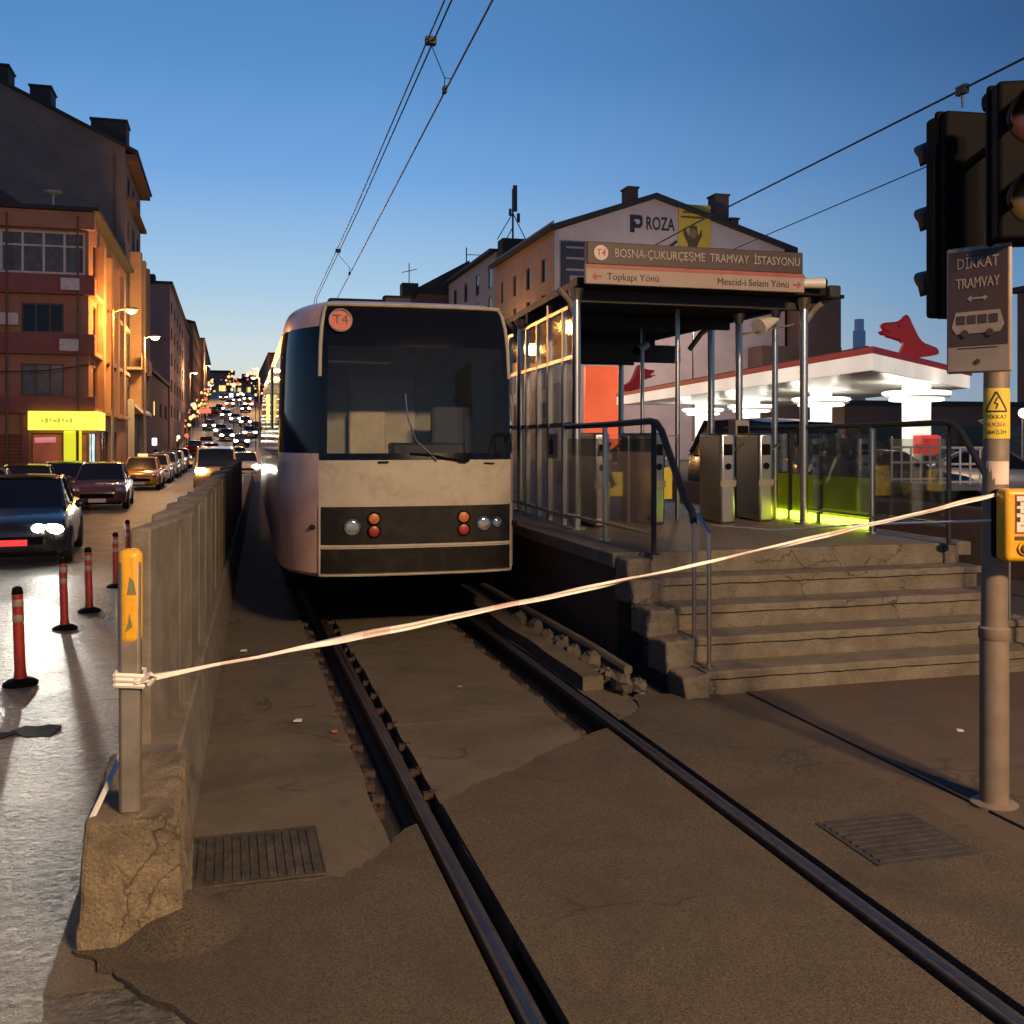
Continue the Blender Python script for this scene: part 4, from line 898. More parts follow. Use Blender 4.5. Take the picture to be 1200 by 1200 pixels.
for (za, zb, pr) in ((8.35,9.24,.42),(5.62,6.56,.42),(2.95,3.72,.30)):
    m = MB(); m.box(x0-.0,BX+.30,BY-pr,BY-.004,za,zb); m.build('spandrel_band', M['band'], t, bevel=.03)
    m = MB(); m.box(BX+.004,BX+.28,BY+.004,68,za,za+.22); m.build('floor_ledge', M['ochre'], t, bevel=.02)
m = MB(); m.box(x0,BX+.30,BY-.42,BY-.004,11.32,12.12); m.build('spandrel_band', M['orangewall'], t, bevel=.03)
m = MB(); m.box(x0-.1,BX+.5,BY-.6,68,12.13,12.32); m.prism([(x0,BY-.3,12.33),(-8.9,BY-.3,12.33),(-9.8,BY-.3,12.95),(x0,BY-.3,13.0)], (0,10,0)); m.build('roof', M['rooftile'], t, bevel=.03)
for y in (54.0,57.3,60.6,63.9):
    m = MB(); m.box(BX+.004,BX+.34,y-.45,y+.45,2.9,11.2); m.build('wall_pier', M['ochre'], t, bevel=.03)
m = MB(); m.box(-8.95,-8.72,BY-.2,BY-.004,-.3,2.9); m.build('shop_pillar', M['band'], t)
for (x_, z_) in ((-6.95,5.75),(-9.5,6.9),(-6.9,8.5),(-11,5.0)):
    m = MB(); m.box(x_-.4,x_+.4,BY-.72 if z_ in (5.75,8.5) else BY-.34,BY-.43 if z_ in (5.75,8.5) else BY-.005,z_,z_+.55); m.build('air_conditioner', M['frame'], t, bevel=.03)
for x_ in (-9.55,-6.6): m = MB(); m.tube([(x_,BY-.46,-.3),(x_,BY-.46,11.9)], .05, 6); m.build('downpipe', M['brownwall'], t)
m = MB(); m.tube([(-17,BY-.48,4.9),(-12,BY-.5,4.7),(-8,BY-.48,4.85),(BX+.3,BY-.45,5.2)], .025, 5); m.build('wall_cable', M['cable'], t)
m = MB(); m.lathe([(.02,0),(.35,.12),(.42,.2)], (-8.0,52.5,13.3)); m.tube([(-8,52.5,12.3),(-8,52.5,13.35)], .04, 6); m.build('satellite_dish', M['frame'], t)
tt = thing('shop_sign', 'long glowing yellow shop sign box wrapping the corner of the reddish building', 'shop sign', (-8,BY,2.6))
m = MB(); m.box(-8.66,BX+.42,BY-.62,BY-.44,2.18,3.04); m.build('sign_box', E['shopyellow'], tt, bevel=.03); m = MB(); m.box(BX+.30,BX+.44,BY-.42,BY+2.6,2.18,3.04); m.build('sign_box', E['shopyellow'], tt, bevel=.03)

m2 = MB()
for i, w_ in enumerate((.16,.22,.12,.24,.18,.14,.2,.16)): m2.obox((-8.05+.17*i,BY-.625,2.60+.02*(i%3)), (w_*.32,0,0), (0,.006,0), (0,0,.055+.025*((i*5)%3)))
m2.build('lettering', emis('sign_letters_olive', (.75,.68,.06), .75, base=(.3,.28,.05)), tt)
tt = thing('lit_pillar', 'glowing yellow-green pillar below the yellow shop sign', 'pillar', (-7.5,BY,1)); m = MB(); m.box(-7.2,-6.72,BY-.42,BY-.20,-.32,2.16); m.build('pillar_body', E['shopgreen'], tt, bevel=.04); m = MB(); m.box(-6.60,-6.46,BY-.40,BY-.25,-.32,2.16); m.build('side_post', E['shopgreen'], tt)
tt = thing('neon_sign', 'pink glowing strip sign inside the shop window', 'neon sign', (-8.5,BY,1.5)); m = MB(); m.tube([(-8.45,BY-.05,1.72),(-7.6,BY-.05,1.75)], .13, 10); m.build('tube', E['pink'], tt)

# --- tall gabled building behind it
t = thing('gabled_building', 'tall plain dark building with a blank sloping gable rising behind the reddish one', 'building', (-16,74,GZ))
m = MB(); ze = 20.0
prof = [(-26.5,GZ),(BX-.02,GZ),(BX-.02,ze),(-16.4,24.8),(-26.5,20.0)]
m.prism([(x,68.02,z) for x,z in prof], (0,.25,0)); m.build('gable_wall', M['gable'], t)
E2 = []
for fl in range(6):
    for i in range(3): E2.append((1.2+3.4*i, 2.8+3.4*i, 3.6+2.7*fl-GZ, 5.1+2.7*fl-GZ))
m = MB(); facade(m,(BX-.02,68.27,GZ),(0,1,0),(1,0,0),11.1,ze-GZ,E2); m.poly([(-26.5,79.4,GZ),(BX-.02,79.4,GZ),(BX-.02,79.4,ze),(-16.4,79.4,24.75),(-26.5,79.4,ze)]); m.build('street_wall', M['gable'], t, recalc=False)
for a in E2: window(t, (BX-.02,68.27,GZ), (0,1,0), (1,0,0), a, cols=2)
for y in (69.0,72.4,75.8):
    m = MB(); m.box(BX-.01,BX+.9,y,y+1.9,6.2,6.35); m.box(BX+.84,BX+.9,y,y+1.9,6.35,7.2); m.build('balcony', M['ochre'], t)
    m = MB(); m.box(BX-.01,BX+.7,y+2.0,y+2.9,3.4,14.0); m.build('bay', M['ochre'] if y < 75 else M['gable'], t)
m = MB()
for (xa,za),(xb,zb) in (((BX+.75,ze-.42),(-16.4,24.82)),((-16.4,24.82),(-27,19.8))):
    m.prism([(xa,67.7,za),(xb,67.7,zb),(xb,67.7,zb+.18),(xa,67.7,za+.18)], (0,12.2,0))
m.build('roof', M['rooftile'], t)
m = MB(); m.box(BX-.02,BX+.65,68.3,79.6,ze-.75,ze-.35); m.box(BX-.02,BX+.4,68.3,79.6,16.8,17.0); m.build('eave_board', M['brownwall'], t)
for (xa,xb,za,zb,nm) in ((-8.3,-6.2,20.4,21.75,'dormer'),(-11.8,-10.6,22.3,23.5,'chimney'),(-14.2,-13.0,23.2,24.6,'chimney')):
    m = MB(); m.box(xa,xb,68.6,70.6,za-.6,zb); m.box(xa-.08,xb+.08,68.5,70.7,zb,zb+.12); m.build(nm, M['rooftile'], t, bevel=.03)
m = MB(); m.tube([(BX-.6,67.95,0),(BX-.6,67.95,ze-.6)], .07, 8); m.build('downpipe', M['brownwall'], t)
tt = thing('shop_awning', 'white pitched awning over the shopfront below the tall gabled building', 'awning', (BX+.6,74,4)); m = MB()
m.prism([(BX+.0,70.5,4.4),(BX+.9,70.5,3.5),(BX+.9,70.5,3.35),(BX+.0,70.5,4.2)], (0,7,0)); m.build('canvas', M['white'], tt); m = MB(); m.box(BX+.02,BX+.4,69.2,69.6,.0,4.3); m.box(BX+.02,BX+.5,77.6,78,.0,4.0); m.build('uprights', M['palewall'], tt)
tt = thing('lit_shop_board', 'white glowing shop board on the pavement beside the second street lamp', 'shop sign', (BX+.9,78,1.5)); m = MB(); m.box(BX+.85,BX+1.2,78.2,78.4,1.3,1.85); m.build('board', E['far_white'], tt, bevel=.05); m = MB(); m.box(BX+1.0,BX+1.2,78.3,78.45,-.4,1.0); m.build('stand', M['black'], tt)
# --- further street houses on the left
def house(label, x0,x1,y0,y1,z0,z1, mt, roof=None, fl=5, lit=(), name='apartment_building', nwin=4):
    t = thing(name, label, 'building', ((x0+x1)/2,(y0+y1)/2,z0))
    So_ = []; Eo_ = []
    hh = (z1-z0)/(fl+.3); L_ = y1-y0; W_ = x1-x0
    for f in range(1, fl):
        for i in range(nwin): Eo_.append((L_*(i+.28)/nwin, L_*(i+.72)/nwin, f*hh+.9, f*hh+2.3))
    block(t, 'walls', mt, x0,x1,y0,y1,z0,z1, So_, Eo_)
    for i, a in enumerate(Eo_): window(t, (x1,y0,z0), (0,1,0), (1,0,0), a, pane='far_warm' if i in lit else 'pane', cols=2, fw=.08)
    m = MB()
    if roof: m.prism([(x1+.4,y0-.3,z1+.01),(x0,y0-.3,z1+roof*1.0),(x0,y0-.3,z1+roof+.2),(x1+.4,y0-.3,z1+.22)], (0,L_+.4,0))
    else: m.box(x0-.2,x1+.3,y0-.25,y1+.2,z1+.005,z1+.3)
    m.box(x1-3.2,x1-1.6,y0+1,y0+3,z1+.2,z1+1.2)
    m.build('roof', M['rooftile'], t); return t
house('low dark house between the tall gabled building and the pinkish block', -18,-6.2,82,114,-.5,7.2, M['brownwall'], fl=2, lit=(1,))
house('pinkish grey flat-topped block down the street, left of the second lamp head', -16,-6.1,116,172,.3,18.4, M['farwall'], fl=6, nwin=8, lit=(3,))
house('dark block with a sloping roof beyond the pinkish one', -18,-5.6,174,226,4.8,20.6, M['brownwall'], roof=3, fl=5, nwin=7)
house('farthest narrow block on the left of the street', -18,-5.2,228,310,8.5,23.0, M['farwall'], fl=5, nwin=8, lit=(2,9,17))
# --- end of the street
def farhouse(label, x0,x1,y,z0,z1, lits, name='distant_building'):
    t = thing(name, label, 'building', ((x0+x1)/2,y,z0)); m = MB(); m.box(x0,x1,y,y+14,z0-3,z1); m.build('walls', M['farwall'], t); m = MB(); m.box(x0-.5,x1+.5,y-.6,y+14,z1+.01,z1+.7); m.box(x0+2,x0+6,y+1,y+4,z1+.5,z1+2.2); m.build('roof', M['rooftile'], t)
    for (xa,xb,za,zb,k) in lits: m = MB(); m.box(xa,xb,y-.25,y-.05,za,zb); m.build('lit_window', E[k], t)
farhouse('distant dark block closing the street, at its left', -12,1.5,345,14,23.2, [(-6.8,-5.7,16.0,18.6,'far_yellow'),(-4.9,-4.1,14.6,17.4,'far_yellow'),(-3,-1,17.2,19,'far_warm')])
farhouse('distant dark block closing the street, in its middle with two lit windows', 2.2,10,352,15,21.2, [(2.8,3.9,16.0,18.6,'far_yellow'),(5.8,7.0,17.2,18.9,'far_yellow')])
farhouse('distant dark block closing the street, at its right', 10.5,30,358,15,22.6, [(14,17,14,16.2,'far_warm')])
def farsign(label, x, y, z, w, hgt, e, pole=True):
    t = thing('lit_sign', label, 'sign', (x,y,z)); m = MB(); m.box(x-w/2,x+w/2,y-.15,y+.15,z-hgt/2,z+hgt/2); m.build('sign_box', E[e], t); m = MB(); m.tube([(x,y+.2,zroad(y)),(x,y+.2,z+hgt/2)], .12, 6); m.build('sign_post', M['black'], t)
farsign('widest white lit sign hanging over the far street', 1.9,250,8.9,3.7,1.9,'far_white')
farsign('bluish white lit sign at the left of the far street', -2.1,210,6.2,2.1,2.2,'far_white')
farsign('orange lit sign on the right of the far street', 5.2,260,9.8,2.2,1.5,'far_warm')
farsign('tall narrow white lit sign above the widest one', .6,262,11.3,1.0,3.4,'far_white')
farsign('long thin pinkish lit strip above the street', 1.4,300,17.2,4.0,.6,'far_warm')
farsign('pale billboard glowing on the distant roof ridge', 8.3,340,22.9,5.2,1.2,'far_yellow')
farsign('red lit sign low on the left of the far street', -3.6,170,4.6+1.6,1.8,.7,'far_red')
farsign('red lit sign low in the middle of the far street', 4.4,225,9.5,1.5,.7,'far_red')

house('dark shop row on the right of the far street', 9.5,24,186,240,5,14.5, M['farwall'], fl=3, nwin=6)
house('taller dark block beyond the shop row on the right of the far street', 9.0,24,244,330,10,21.5, M['brownwall'], fl=4, nwin=6)
rs = random.Random(21); sl = None
for i in range(120):
    s_ = rs.choice((-1,-1,1,1,0)); y = rs.uniform(105,320); x = {-1: -5.3+rs.uniform(0,1.2), 1: 6.2+(y-110)*.012+rs.uniform(-1.5,.8), 0: rs.uniform(-2,5)}[s_]
    z = zroad(y) + (rs.uniform(1.2,3.6) if s_ else rs.uniform(3.5,6.5)); w_ = rs.uniform(.2,.75); m = MB(); m.sphere((x,y,z), w_*.42, 8, (1,.6,rs.uniform(.6,1.5))); n6 = len(m.f); m.cyl((x,y+.12,zroad(y)),(0,0,1),.04,z-zroad(y),6)
    k_ = rs.choice(('far_warm','far_warm','far_warm','far_yellow','far_white','far_red','far_red')); m.m = [0]*n6 + [1]*(len(m.f)-n6)
    tag(m.build('shop_light', [E[k_], M['black']], loc=(x,y,zroad(y))), 'tiny glowing shop or street light far up the hill street', 'light', 'tiny lights far up the street')
# --- ROZA building on the right
GX0, GX1, GY, ER, EL, APX, APZ = 25.8, 46.9, 80.0, 18.4, 18.9, 34.6, 22.0
t = thing('gabled_house', 'pinkish gable-ended building with an orange side wall behind the tram stop', 'building', (35,88,0))
m = MB(); m.prism([(GX0,GY,-.3),(GX1,GY,-.3),(GX1,GY,ER),(APX,GY,APZ),(GX0,GY,EL)], (0,.3,0)); m.build('gable_wall', M['plasterpink'], t)
W3 = []
for f in range(5):
    for i in range(4): W3.append((2.2+4.6*i, 3.6+4.6*i, 2.9+3.05*f, 4.9+3.05*f))
m = MB(); facade(m,(GX0,GY+.3,0),(0,1,0),(-1,0,0),19.4,EL+.9,W3,.2); m.poly([(GX0,99.7,0),(GX1,99.7,0),(GX1,99.7,ER),(APX,99.7,APZ),(GX0,99.7,EL+.9)]); m.poly([(GX1,GY,0),(GX1,99.7,0),(GX1,99.7,ER),(GX1,GY,ER)]); m.build('side_wall', M['ochre'], t, recalc=False)
for a in W3: window(t, (GX0,GY+.3,0), (0,1,0), (-1,0,0), a, .2, cols=1, fw=.08)
m = MB()
for (xa,za),(xb,zb) in (((GX0-.6,EL-.1),(APX,APZ+.02)),((APX,APZ+.02),(GX1+1.0,ER-.35))): m.prism([(xa,GY-.5,za),(xb,GY-.5,zb),(xb,GY-.5,zb+.42),(xa,GY-.5,za+.42)], (0,20.6,0))
m.build('roof', M['rooftile'], t)
for (x,w_,za,zb) in ((33.0,.9,20.6,23.0),(41.3,1.25,19.4,22.9),(42.5,.7,19,20.9)):
    m = MB(); m.box(x-w_/2,x+w_/2,GY+.8,GY+2.3,za-.8,zb); m.box(x-w_/2-.1,x+w_/2+.1,GY+.7,GY+2.4,zb,zb+.15); m.build('chimney', M['brownwall'], t)
m = MB(); m.box(GX0-.05,GX0+.25,GY-.06,GY-.002,0,EL-.05); m.build('corner_strip', M['palewall'], t)
q = thing('gable_lettering', 'black lettering with a square P-shaped emblem on the pinkish gable', 'lettering', (33.8,GY,19.2))
m = MB(); m.text('ROZA', 1.55, (35.1,GY-.05,19.85), ext=.04, wide=.62); m.build('letters', M['lettersdark'], q)
m = MB(); X = 32.95; z = 19.85
m.prism([(X-.75,GY-.08,z+.75),(X+.55,GY-.08,z+.75),(X+.72,GY-.08,z+.55),(X+.72,GY-.08,z-.1),(X+.45,GY-.08,z-.42),(X-.25,GY-.08,z-.42),(X-.25,GY-.08,z-.85),(X-.75,GY-.08,z-.85)], (0,.07,0)); m.v = [(X+(x-X)*.75,y,19.85+(zz-19.85)*.9) for x,y,zz in m.v]; o = m.build('emblem', M['lettersdark'], q)
m = MB(); m.prism([(X-.25,GY-.10,z+.38),(X+.30,GY-.10,z+.38),(X+.38,GY-.10,z+.25),(X+.38,GY-.10,z+.02),(X+.22,GY-.10,z-.08),(X-.05,GY-.10,z-.08),(X-.05,GY-.10,z+.12),(X-.25,GY-.10,z+.12)], (0,.015,0)); m.v = [(X+(x-X)*.75,y,19.85+(zz-19.85)*.9) for x,y,zz in m.v]; m.build('emblem_cutout', M['plasterpink'], o)
q = thing('gable_banner', 'yellow banner with a dark figure hanging high on the pinkish gable', 'banner', (38,GY,19.5))
m = MB(); m.box(36.75,39.7,GY-.16,GY-.10,17.2,21.7); m.build('banner_sheet', mat('banner_yellow', (.66,.45,.05), .7, var=.12, scale=2), q)
m = MB(); m.prism([(37.3,GY-.18,19.8),(37.15,GY-.18,19.2),(37.55,GY-.18,18.4),(37.75,GY-.18,17.6),(38.3,GY-.18,17.6),(38.5,GY-.18,18.3),(38.9,GY-.18,19.1),(38.85,GY-.18,19.7),(38.55,GY-.18,19.0),(38.4,GY-.18,19.9),(37.8,GY-.18,19.9),(37.65,GY-.18,19.0)], (0,.015,0)); m.build('figure', mat('banner_ink', (.11,.07,.035), .7), q)
m = MB(); m.sphere((38.05,GY-.18,19.25),.42,12,(.85,.05,1)); m.build('figure_face', mat('banner_tan', (.27,.17,.08), .7), q)
m = MB()
for i, w_ in enumerate((.9,1.05)): m.box(38-w_,38+w_,GY-.175,GY-.162,20.95-.42*i,21.12-.42*i)
m.build('print_lines', mat('banner_ink2', (.16,.10,.03), .7), q)
q = thing('shop_boards', 'stack of dark shop boards with white strips on the left of the pinkish gable', 'shop sign', (28.5,GY,15))
m = MB(); m.box(26.3,30.9,GY-.16,GY-.02,10.5,18.0); m.build('board', mat('board_slate', (.03,.03,.045), .5), q)
m = MB()
for za,zb,xb in ((17.45,17.6,30.7),(16.55,16.72,30.2),(15.6,15.78,29.0),(13.9,14.0,29.0),(13.0,13.2,29.0)): m.box(26.7,xb,GY-.20,GY-.165,za,zb)
m.box(27.0,29.0,GY-.2,GY-.165,14.5,15.2); m.build('strips', M['signgrey'], q)
q = thing('gable_lettering', 'row of pale worn letters low on the pinkish gable under the black lettering', 'lettering', (32.5,GY,17)); m = MB(); m.text('ÇATAL CA', 1.15, (32.9,GY-.03,17.35), ext=.02, wide=1.1); m.build('letters', mat('letters_rose', (.40,.25,.22), .7), q)
q = thing('cable', 'dark cable slanting across the pinkish gable towards the yellow banner', 'cable', (35,GY,17.8)); m = MB(); m.tube([(33.8,GY-.1,17.0),(35.2,GY-.1,17.7),(35.6,GY-.1,17.75),(36.6,GY-.1,18.5)], .09, 6); m.build('strand', M['cable'], q)
# white house, dark roofed house, antenna
t = thing('white_house', 'pale white house adjoining the far end of the orange side wall', 'building', (32,111,0)); W4 = []
for f in range(6):
    for i in range(4): W4.append((1.5+5.6*i, 3.2+5.6*i, 2.0+3.05*f, 4.2+3.05*f))
block(t, 'walls', M['palewall'], GX0+.1,40,99.8,122.6,0,20.6, (), (), W4)
for a in W4: window(t, (GX0+.1,99.8,0), (0,1,0), (-1,0,0), a, cols=1, fw=.1)
m = MB(); m.box(GX0-.5,40.2,99.9,122.8,20.61,20.95); m.build('roof', M['rooftile'], t)
t = thing('dark_roof_house', 'house with a dark lean-to roof left of the white one', 'building', (25.5,130,0)); m = MB(); m.box(22.4,30,124.5,140,0,19.6); m.build('walls', M['brownwall'], t)
m = MB(); m.prism([(21.9,124.2,19.7),(28.9,124.2,23.6),(28.9,124.2,24.0),(21.9,124.2,20.1)], (0,14,0)); m.prism([(22.4,124.5,19.6),(28.9,124.5,19.6),(28.9,124.5,23.5)], (0,.2,0)); m.build('roof', M['rooftile'], t)
m = MB(); m.box(20.6,22.6,125,127,19.2,21.0); m.build('chimney', M['rooftile'], t); m = MB(); m.tube([(21.6,126,20.9),(21.6,126,23.6)],.06,6); m.tube([(20.7,126,22.4),(22.6,126,22.9)],.05,6); m.tube([(28.9,126,23.9),(28.9,126,25.9)],.08,6); m.tube([(28.9,126,25.0),(32.5,124,24.7)],.05,5); m.build('aerial', M['cable'], t)
t = thing('phone_mast', 'phone antenna mast on a dark box at the roof edge of the orange wall', 'antenna mast', (27.0,98,19.8))
m = MB(); m.box(25.9,28.4,97,99,19.5,21.5); m.build('base_box', M['rooftile'], t)
m = MB(); m.tube([(27.2,98,21.4),(27.2,98,26.6)], .10, 8); m.tube([(27.2,98,24.2),(25.6,98,21.5)], .05, 6); m.tube([(27.2,98,24.2),(28.6,98,21.5)], .05, 6); m.tube([(26.5,98,21.5),(27.2,98,22.8)], .05, 5); m.build('mast', M['cable'], t)
for (dx,dz,w_,hh_) in ((.15,25.6,.42,1.3),(-.35,24.2,.25,.35),(.5,23.7,.3,.45)): m = MB(); m.box(27.2+dx-w_/2,27.2+dx+w_/2,97.6,97.85,dz-hh_,dz+hh_); m.build('antenna_panel', M['framedark'], t, bevel=.05)
# brown block right of the shelter, block far right, low dark shop
t = thing('brown_block', 'plain dark brown block right of the pinkish gable, behind the shelter posts', 'building', (49,82,0)); m = MB(); m.box(43.0,50.6,77,79.4,-.2,9.6); m.box(47.3,50.6,77.1,92,9.0,13.8); m.build('walls', M['brownwall'], t); m = MB(); m.box(47.1,50.8,76.9,92,13.81,14.1); m.build('roof', M['rooftile'], t)
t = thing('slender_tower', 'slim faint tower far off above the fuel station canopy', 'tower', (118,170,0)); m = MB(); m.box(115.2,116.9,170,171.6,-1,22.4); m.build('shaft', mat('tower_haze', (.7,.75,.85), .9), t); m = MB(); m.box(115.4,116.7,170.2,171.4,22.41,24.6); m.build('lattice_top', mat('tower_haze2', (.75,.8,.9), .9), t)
t = thing('right_block', 'dark block at the far right edge behind the signal pole', 'building', (60,66,0)); m = MB(); m.box(66,88,60,74,-.2,14.4); m.build('walls', M['brownwall'], t); m = MB(); m.box(65.6,88.4,59.6,74.4,14.41,14.9); m.build('roof', M['rooftile'], t)
for zz in (3.4,6.6,9.8):
    for i in range(4): m = MB(); m.box(67.5+5*i,69.4+5*i,59.96,59.995,zz,zz+1.7); m.build('window', M['pane'], t)
t = thing('station_shop', 'low dark shop building behind the fuel pumps', 'shop', (48,64,0)); m = MB(); m.box(37,58,56,59.6,-.2,3.9); m.build('walls', M['brownwall'], t); m = MB(); m.box(36.8,58.2,55.8,59.8,3.91,4.2); m.build('roof', M['rooftile'], t)
for i in range(5): m = MB(); m.box(38.2+3.6*i,41.2+3.6*i,55.95,55.995,.4,2.6); m.build('shop_window', M['curtain'] if i % 2 else E['far_warm'] if i == 4 else M['pane'], t)
# ================================================================== FUEL STATION
t = thing('fuel_canopy', 'white fuel station canopy with a dark red top edge, lit from beneath', 'canopy', (28,45,0))
cp = [(21.8,31.3),(34.2,41.4),(39,66),(26.9,69.0)]
cen = Vector((30,50))
def off(p, d): v = (Vector(p)-cen).normalized()*d; return (p[0]+v.x, p[1]+v.y)
m = MB(); m.prism([(*off(p,-.12),4.20) for p in cp], (0,0,.49)); m.build('canopy_soffit', M['canopywhite'], t)
m = MB(); m.prism([(x,y,4.22) for x,y in cp], (0,0,.579)); m.m = [0]*len(m.f); m.f = m.f[2:]; m.m = m.m[2:]; m.build('white_fascia', E['fascia'], t)
m = MB(); m.prism([(*off(p,.10),4.802) for p in cp], (0,0,.24)); m.build('red_edge', E['rededge'], t)
m = MB(); m.prism([(*off(p,-.9),5.044) for p in cp], (0,0,.10)); m.build('roof_deck', M['gutter'], t)
lit_cols = [(28.5,37.8,.44,'nearest glowing white column of the fuel canopy, with a ring light'),(28.4,45.0,.40,'second glowing white column of the fuel canopy, just right of the shelter post'),(30.5,55.9,.40,'third glowing white column, seen through the shelter'),(31.0,63.5,.40,'farthest glowing white column, seen through the left of the shelter')]
for i,(x,y,w,l) in enumerate(lit_cols):
    q = thing('canopy_column', l, 'column', (x,y,0), 'lit columns under the fuel canopy')
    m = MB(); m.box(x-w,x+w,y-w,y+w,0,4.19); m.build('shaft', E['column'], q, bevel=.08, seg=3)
    m = MB(); m.lathe([(1.25,3.66),(1.40,3.70),(1.40,3.80),(1.25,3.84)], (x,y,0), 32); m.lathe([(1.0,3.40),(1.12,3.43),(1.12,3.50),(1.0,3.53)], (x,y,0), 32); m.build('ring_light', E['canopylight'], q)
    m = MB(); m.lathe([(1.30,3.55),(1.34,3.56),(1.34,3.63),(1.30,3.64)], (x,y,0), 32); m.build('ring_housing', M['white'], q)
    point('canopy_lamp', (x-1.6,y-.6,3.0), 110, (1,.90,.72), .4, q); point('canopy_lamp', (x+1.8,y+2.0,3.0), 110, (1,.94,.80), .4, q)
def pump(x, y, l):
    q = thing('fuel_pump', l, 'fuel pump', (x,y,0), 'fuel pumps')
    m = MB(); m.box(x-.42,x+.42,y-.25,y+.25,.12,1.15); m.build('cabinet', M['white'], q, bevel=.04); m = MB(); m.box(x-.45,x+.45,y-.27,y+.27,1.16,1.95); m.build('head', emis('lit_pump_head', (1,.06,.04), .7, base=(.5,.03,.03)), q, bevel=.04)
    m = MB(); m.box(x-.28,x+.28,y-.263,y-.252,.75,1.08); m.build('display', M['pane'], q); m = MB(); m.box(x-.9,x+.9,y-.6,y+.6,0,.118); m.build('island', M['wall'], q)
    m = MB(); m.tube([(x+.46,y,1.5),(x+.65,y-.1,1.1),(x+.55,y-.1,.6),(x+.47,y,.9)], .03, 6); m.build('hose', M['rubber'], q)
pump(27.9,36.4,'red and white fuel pump at the foot of the nearest lit column'); pump(28.0,43.4,'red and white fuel pump at the foot of the second lit column')
# red wolf figure on the roof edge
t = thing('wolf_figure', 'big red wolf head figure standing on the fuel canopy roof', 'roof figure', (26.3,35.6,5.07))
wp = [(548,265),(556,260),(600,258),(622,250),(634,240),(642,226),(656,240),(664,262),(676,288),(690,318),(708,342),(735,352),(768,366),(768,398),(612,398),(624,372),(634,345),(628,328),(608,322),(588,314),(568,310),(562,300),(548,300),(540,294),(552,290),(572,296),(580,292),(566,284),(552,276)]
for _ in range(2):      # round the cut outline
    wp = [q for a_, b_ in zip(wp, wp[1:]+wp[:1]) for q in ((a_[0]*.75+b_[0]*.25, a_[1]*.75+b_[1]*.25), (a_[0]*.25+b_[0]*.75, a_[1]*.25+b_[1]*.75))]
ux = Vector((.93,-.37,0)).normalized(); un = Vector((.37,.93,0)).normalized(); c = Vector((26.3,35.4,5.07)); sc = .0100
def wpt(p, d, s=1): return c + ux*((p[0]-655)*sc*s) + Vector((0,0,(398-p[1])*sc*(s if p[1] < 390 else 1))) + un*d
m = MB(); n = len(wp); rings = [(-.30,.93),(-.22,1.0),(.22,1.0),(.30,.93)]
vs = [wpt(p, d, s) for d, s in rings for p in wp]
m.add(vs, [(a*n+i, a*n+(i+1)%n, (a+1)*n+(i+1)%n, (a+1)*n+i) for a in range(3) for i in range(n)] + [tuple(range(n)), tuple(3*n+i for i in range(n))]); m.build('wolf_body', E['wolf'], t, smooth=30)
m = MB(); m.obox(wpt((612,276),-.31), ux*.05, un*.012, (0,0,.03)); m.build('eye', M['lettersdark'], t)
t = thing('wolf_figure', 'small red wolf figure on the far roof, seen through the shelter above the red panel', 'roof figure', (31.5,66,7))
m = MB(); k0 = [(p[0]-655)*.011 for p in wp]; vs = [(27.6+k0[i]*-1, 66.5+d, 5.1+(398-wp[i][1])*.011) for d in (0,.6) for i in range(n)]
m.add(vs, [(i,(i+1)%n,n+(i+1)%n,n+i) for i in range(n)] + [tuple(range(n)), tuple(n+i for i in range(n))]); m.build('wolf_body', E['wolf'], t, smooth=30)
t = thing('tall_red_panel', 'tall glowing orange-red panel seen through the left of the shelter', 'panel', (26.5,68,0)); m = MB(); m.box(26.0,29.0,73,73.6,1.0,7.3); m.build('panel_face', E['redpanel'], t, bevel=.06); m = MB(); m.box(26.4,26.8,73.1,73.4,0,.99); m.box(28.2,28.6,73.1,73.4,0,.99); m.build('panel_legs', M['black'], t)
for (x,y,z,l) in ((30.7,40.3,2.45,'bright round floodlight left of the nearest lit column'),(34.5,38.3,2.95,'bright round floodlight right of the nearest lit column')):
    q = thing('floodlight', l, 'floodlight', (x,y,0)); m = MB(); m.sphere((x,y,z),.22,14); m.build('globe', emis('flood_globe', (1,.95,.78), 7), q); m = MB(); m.tube([(x,y+.05,0),(x,y+.05,z-.15)],.05,8); m.build('post', M['galv'], q)
t = thing('pale_rack', 'white tubular rack trailer standing between platform and fuel pumps, left of the signal pole', 'trailer', (14,17.3,0))
m = MB(); X0,X1,Y = 13.35,14.75,17.0
for yy in (Y, Y+1.5):
    for z in (.95,1.3,1.62): m.tube([(X0,yy,z),(X1,yy,z)], .025, 6)
    for i in range(7): x = X0+(X1-X0)*i/6; m.tube([(x,yy,.9),(x,yy,1.85 if i in (0,5,6) else 1.62)], .02, 6)
m.tube([(X1,Y,1.85),(X1-.5,Y,2.15),(X1+.1,Y,2.3),(X1+.1,Y,1.0)], .025, 6); m.build('rack_frame', M['white'], t)
m = MB(); m.box(X0,X1,Y,Y+1.5,.78,.9); m.build('load_bed', M['galv'], t)
for s_ in (X0+.05,X1-.2): m = MB(); m.cyl((s_,Y+.7,.38),(1,0,0),.38,.16,20); m.build('wheel', M['rubber'], t)
t = thing('brown_barrier', 'low reddish brown concrete barrier beyond the platform, right of the steps', 'barrier', (10,12,0)); m = MB(); m.prism([(9.6,4,0),(10.3,4,0),(10.1,4,.85),(9.8,4,.85)], (0,26,0)); m.build('barrier_body', M['platwall'], t, bevel=.04)
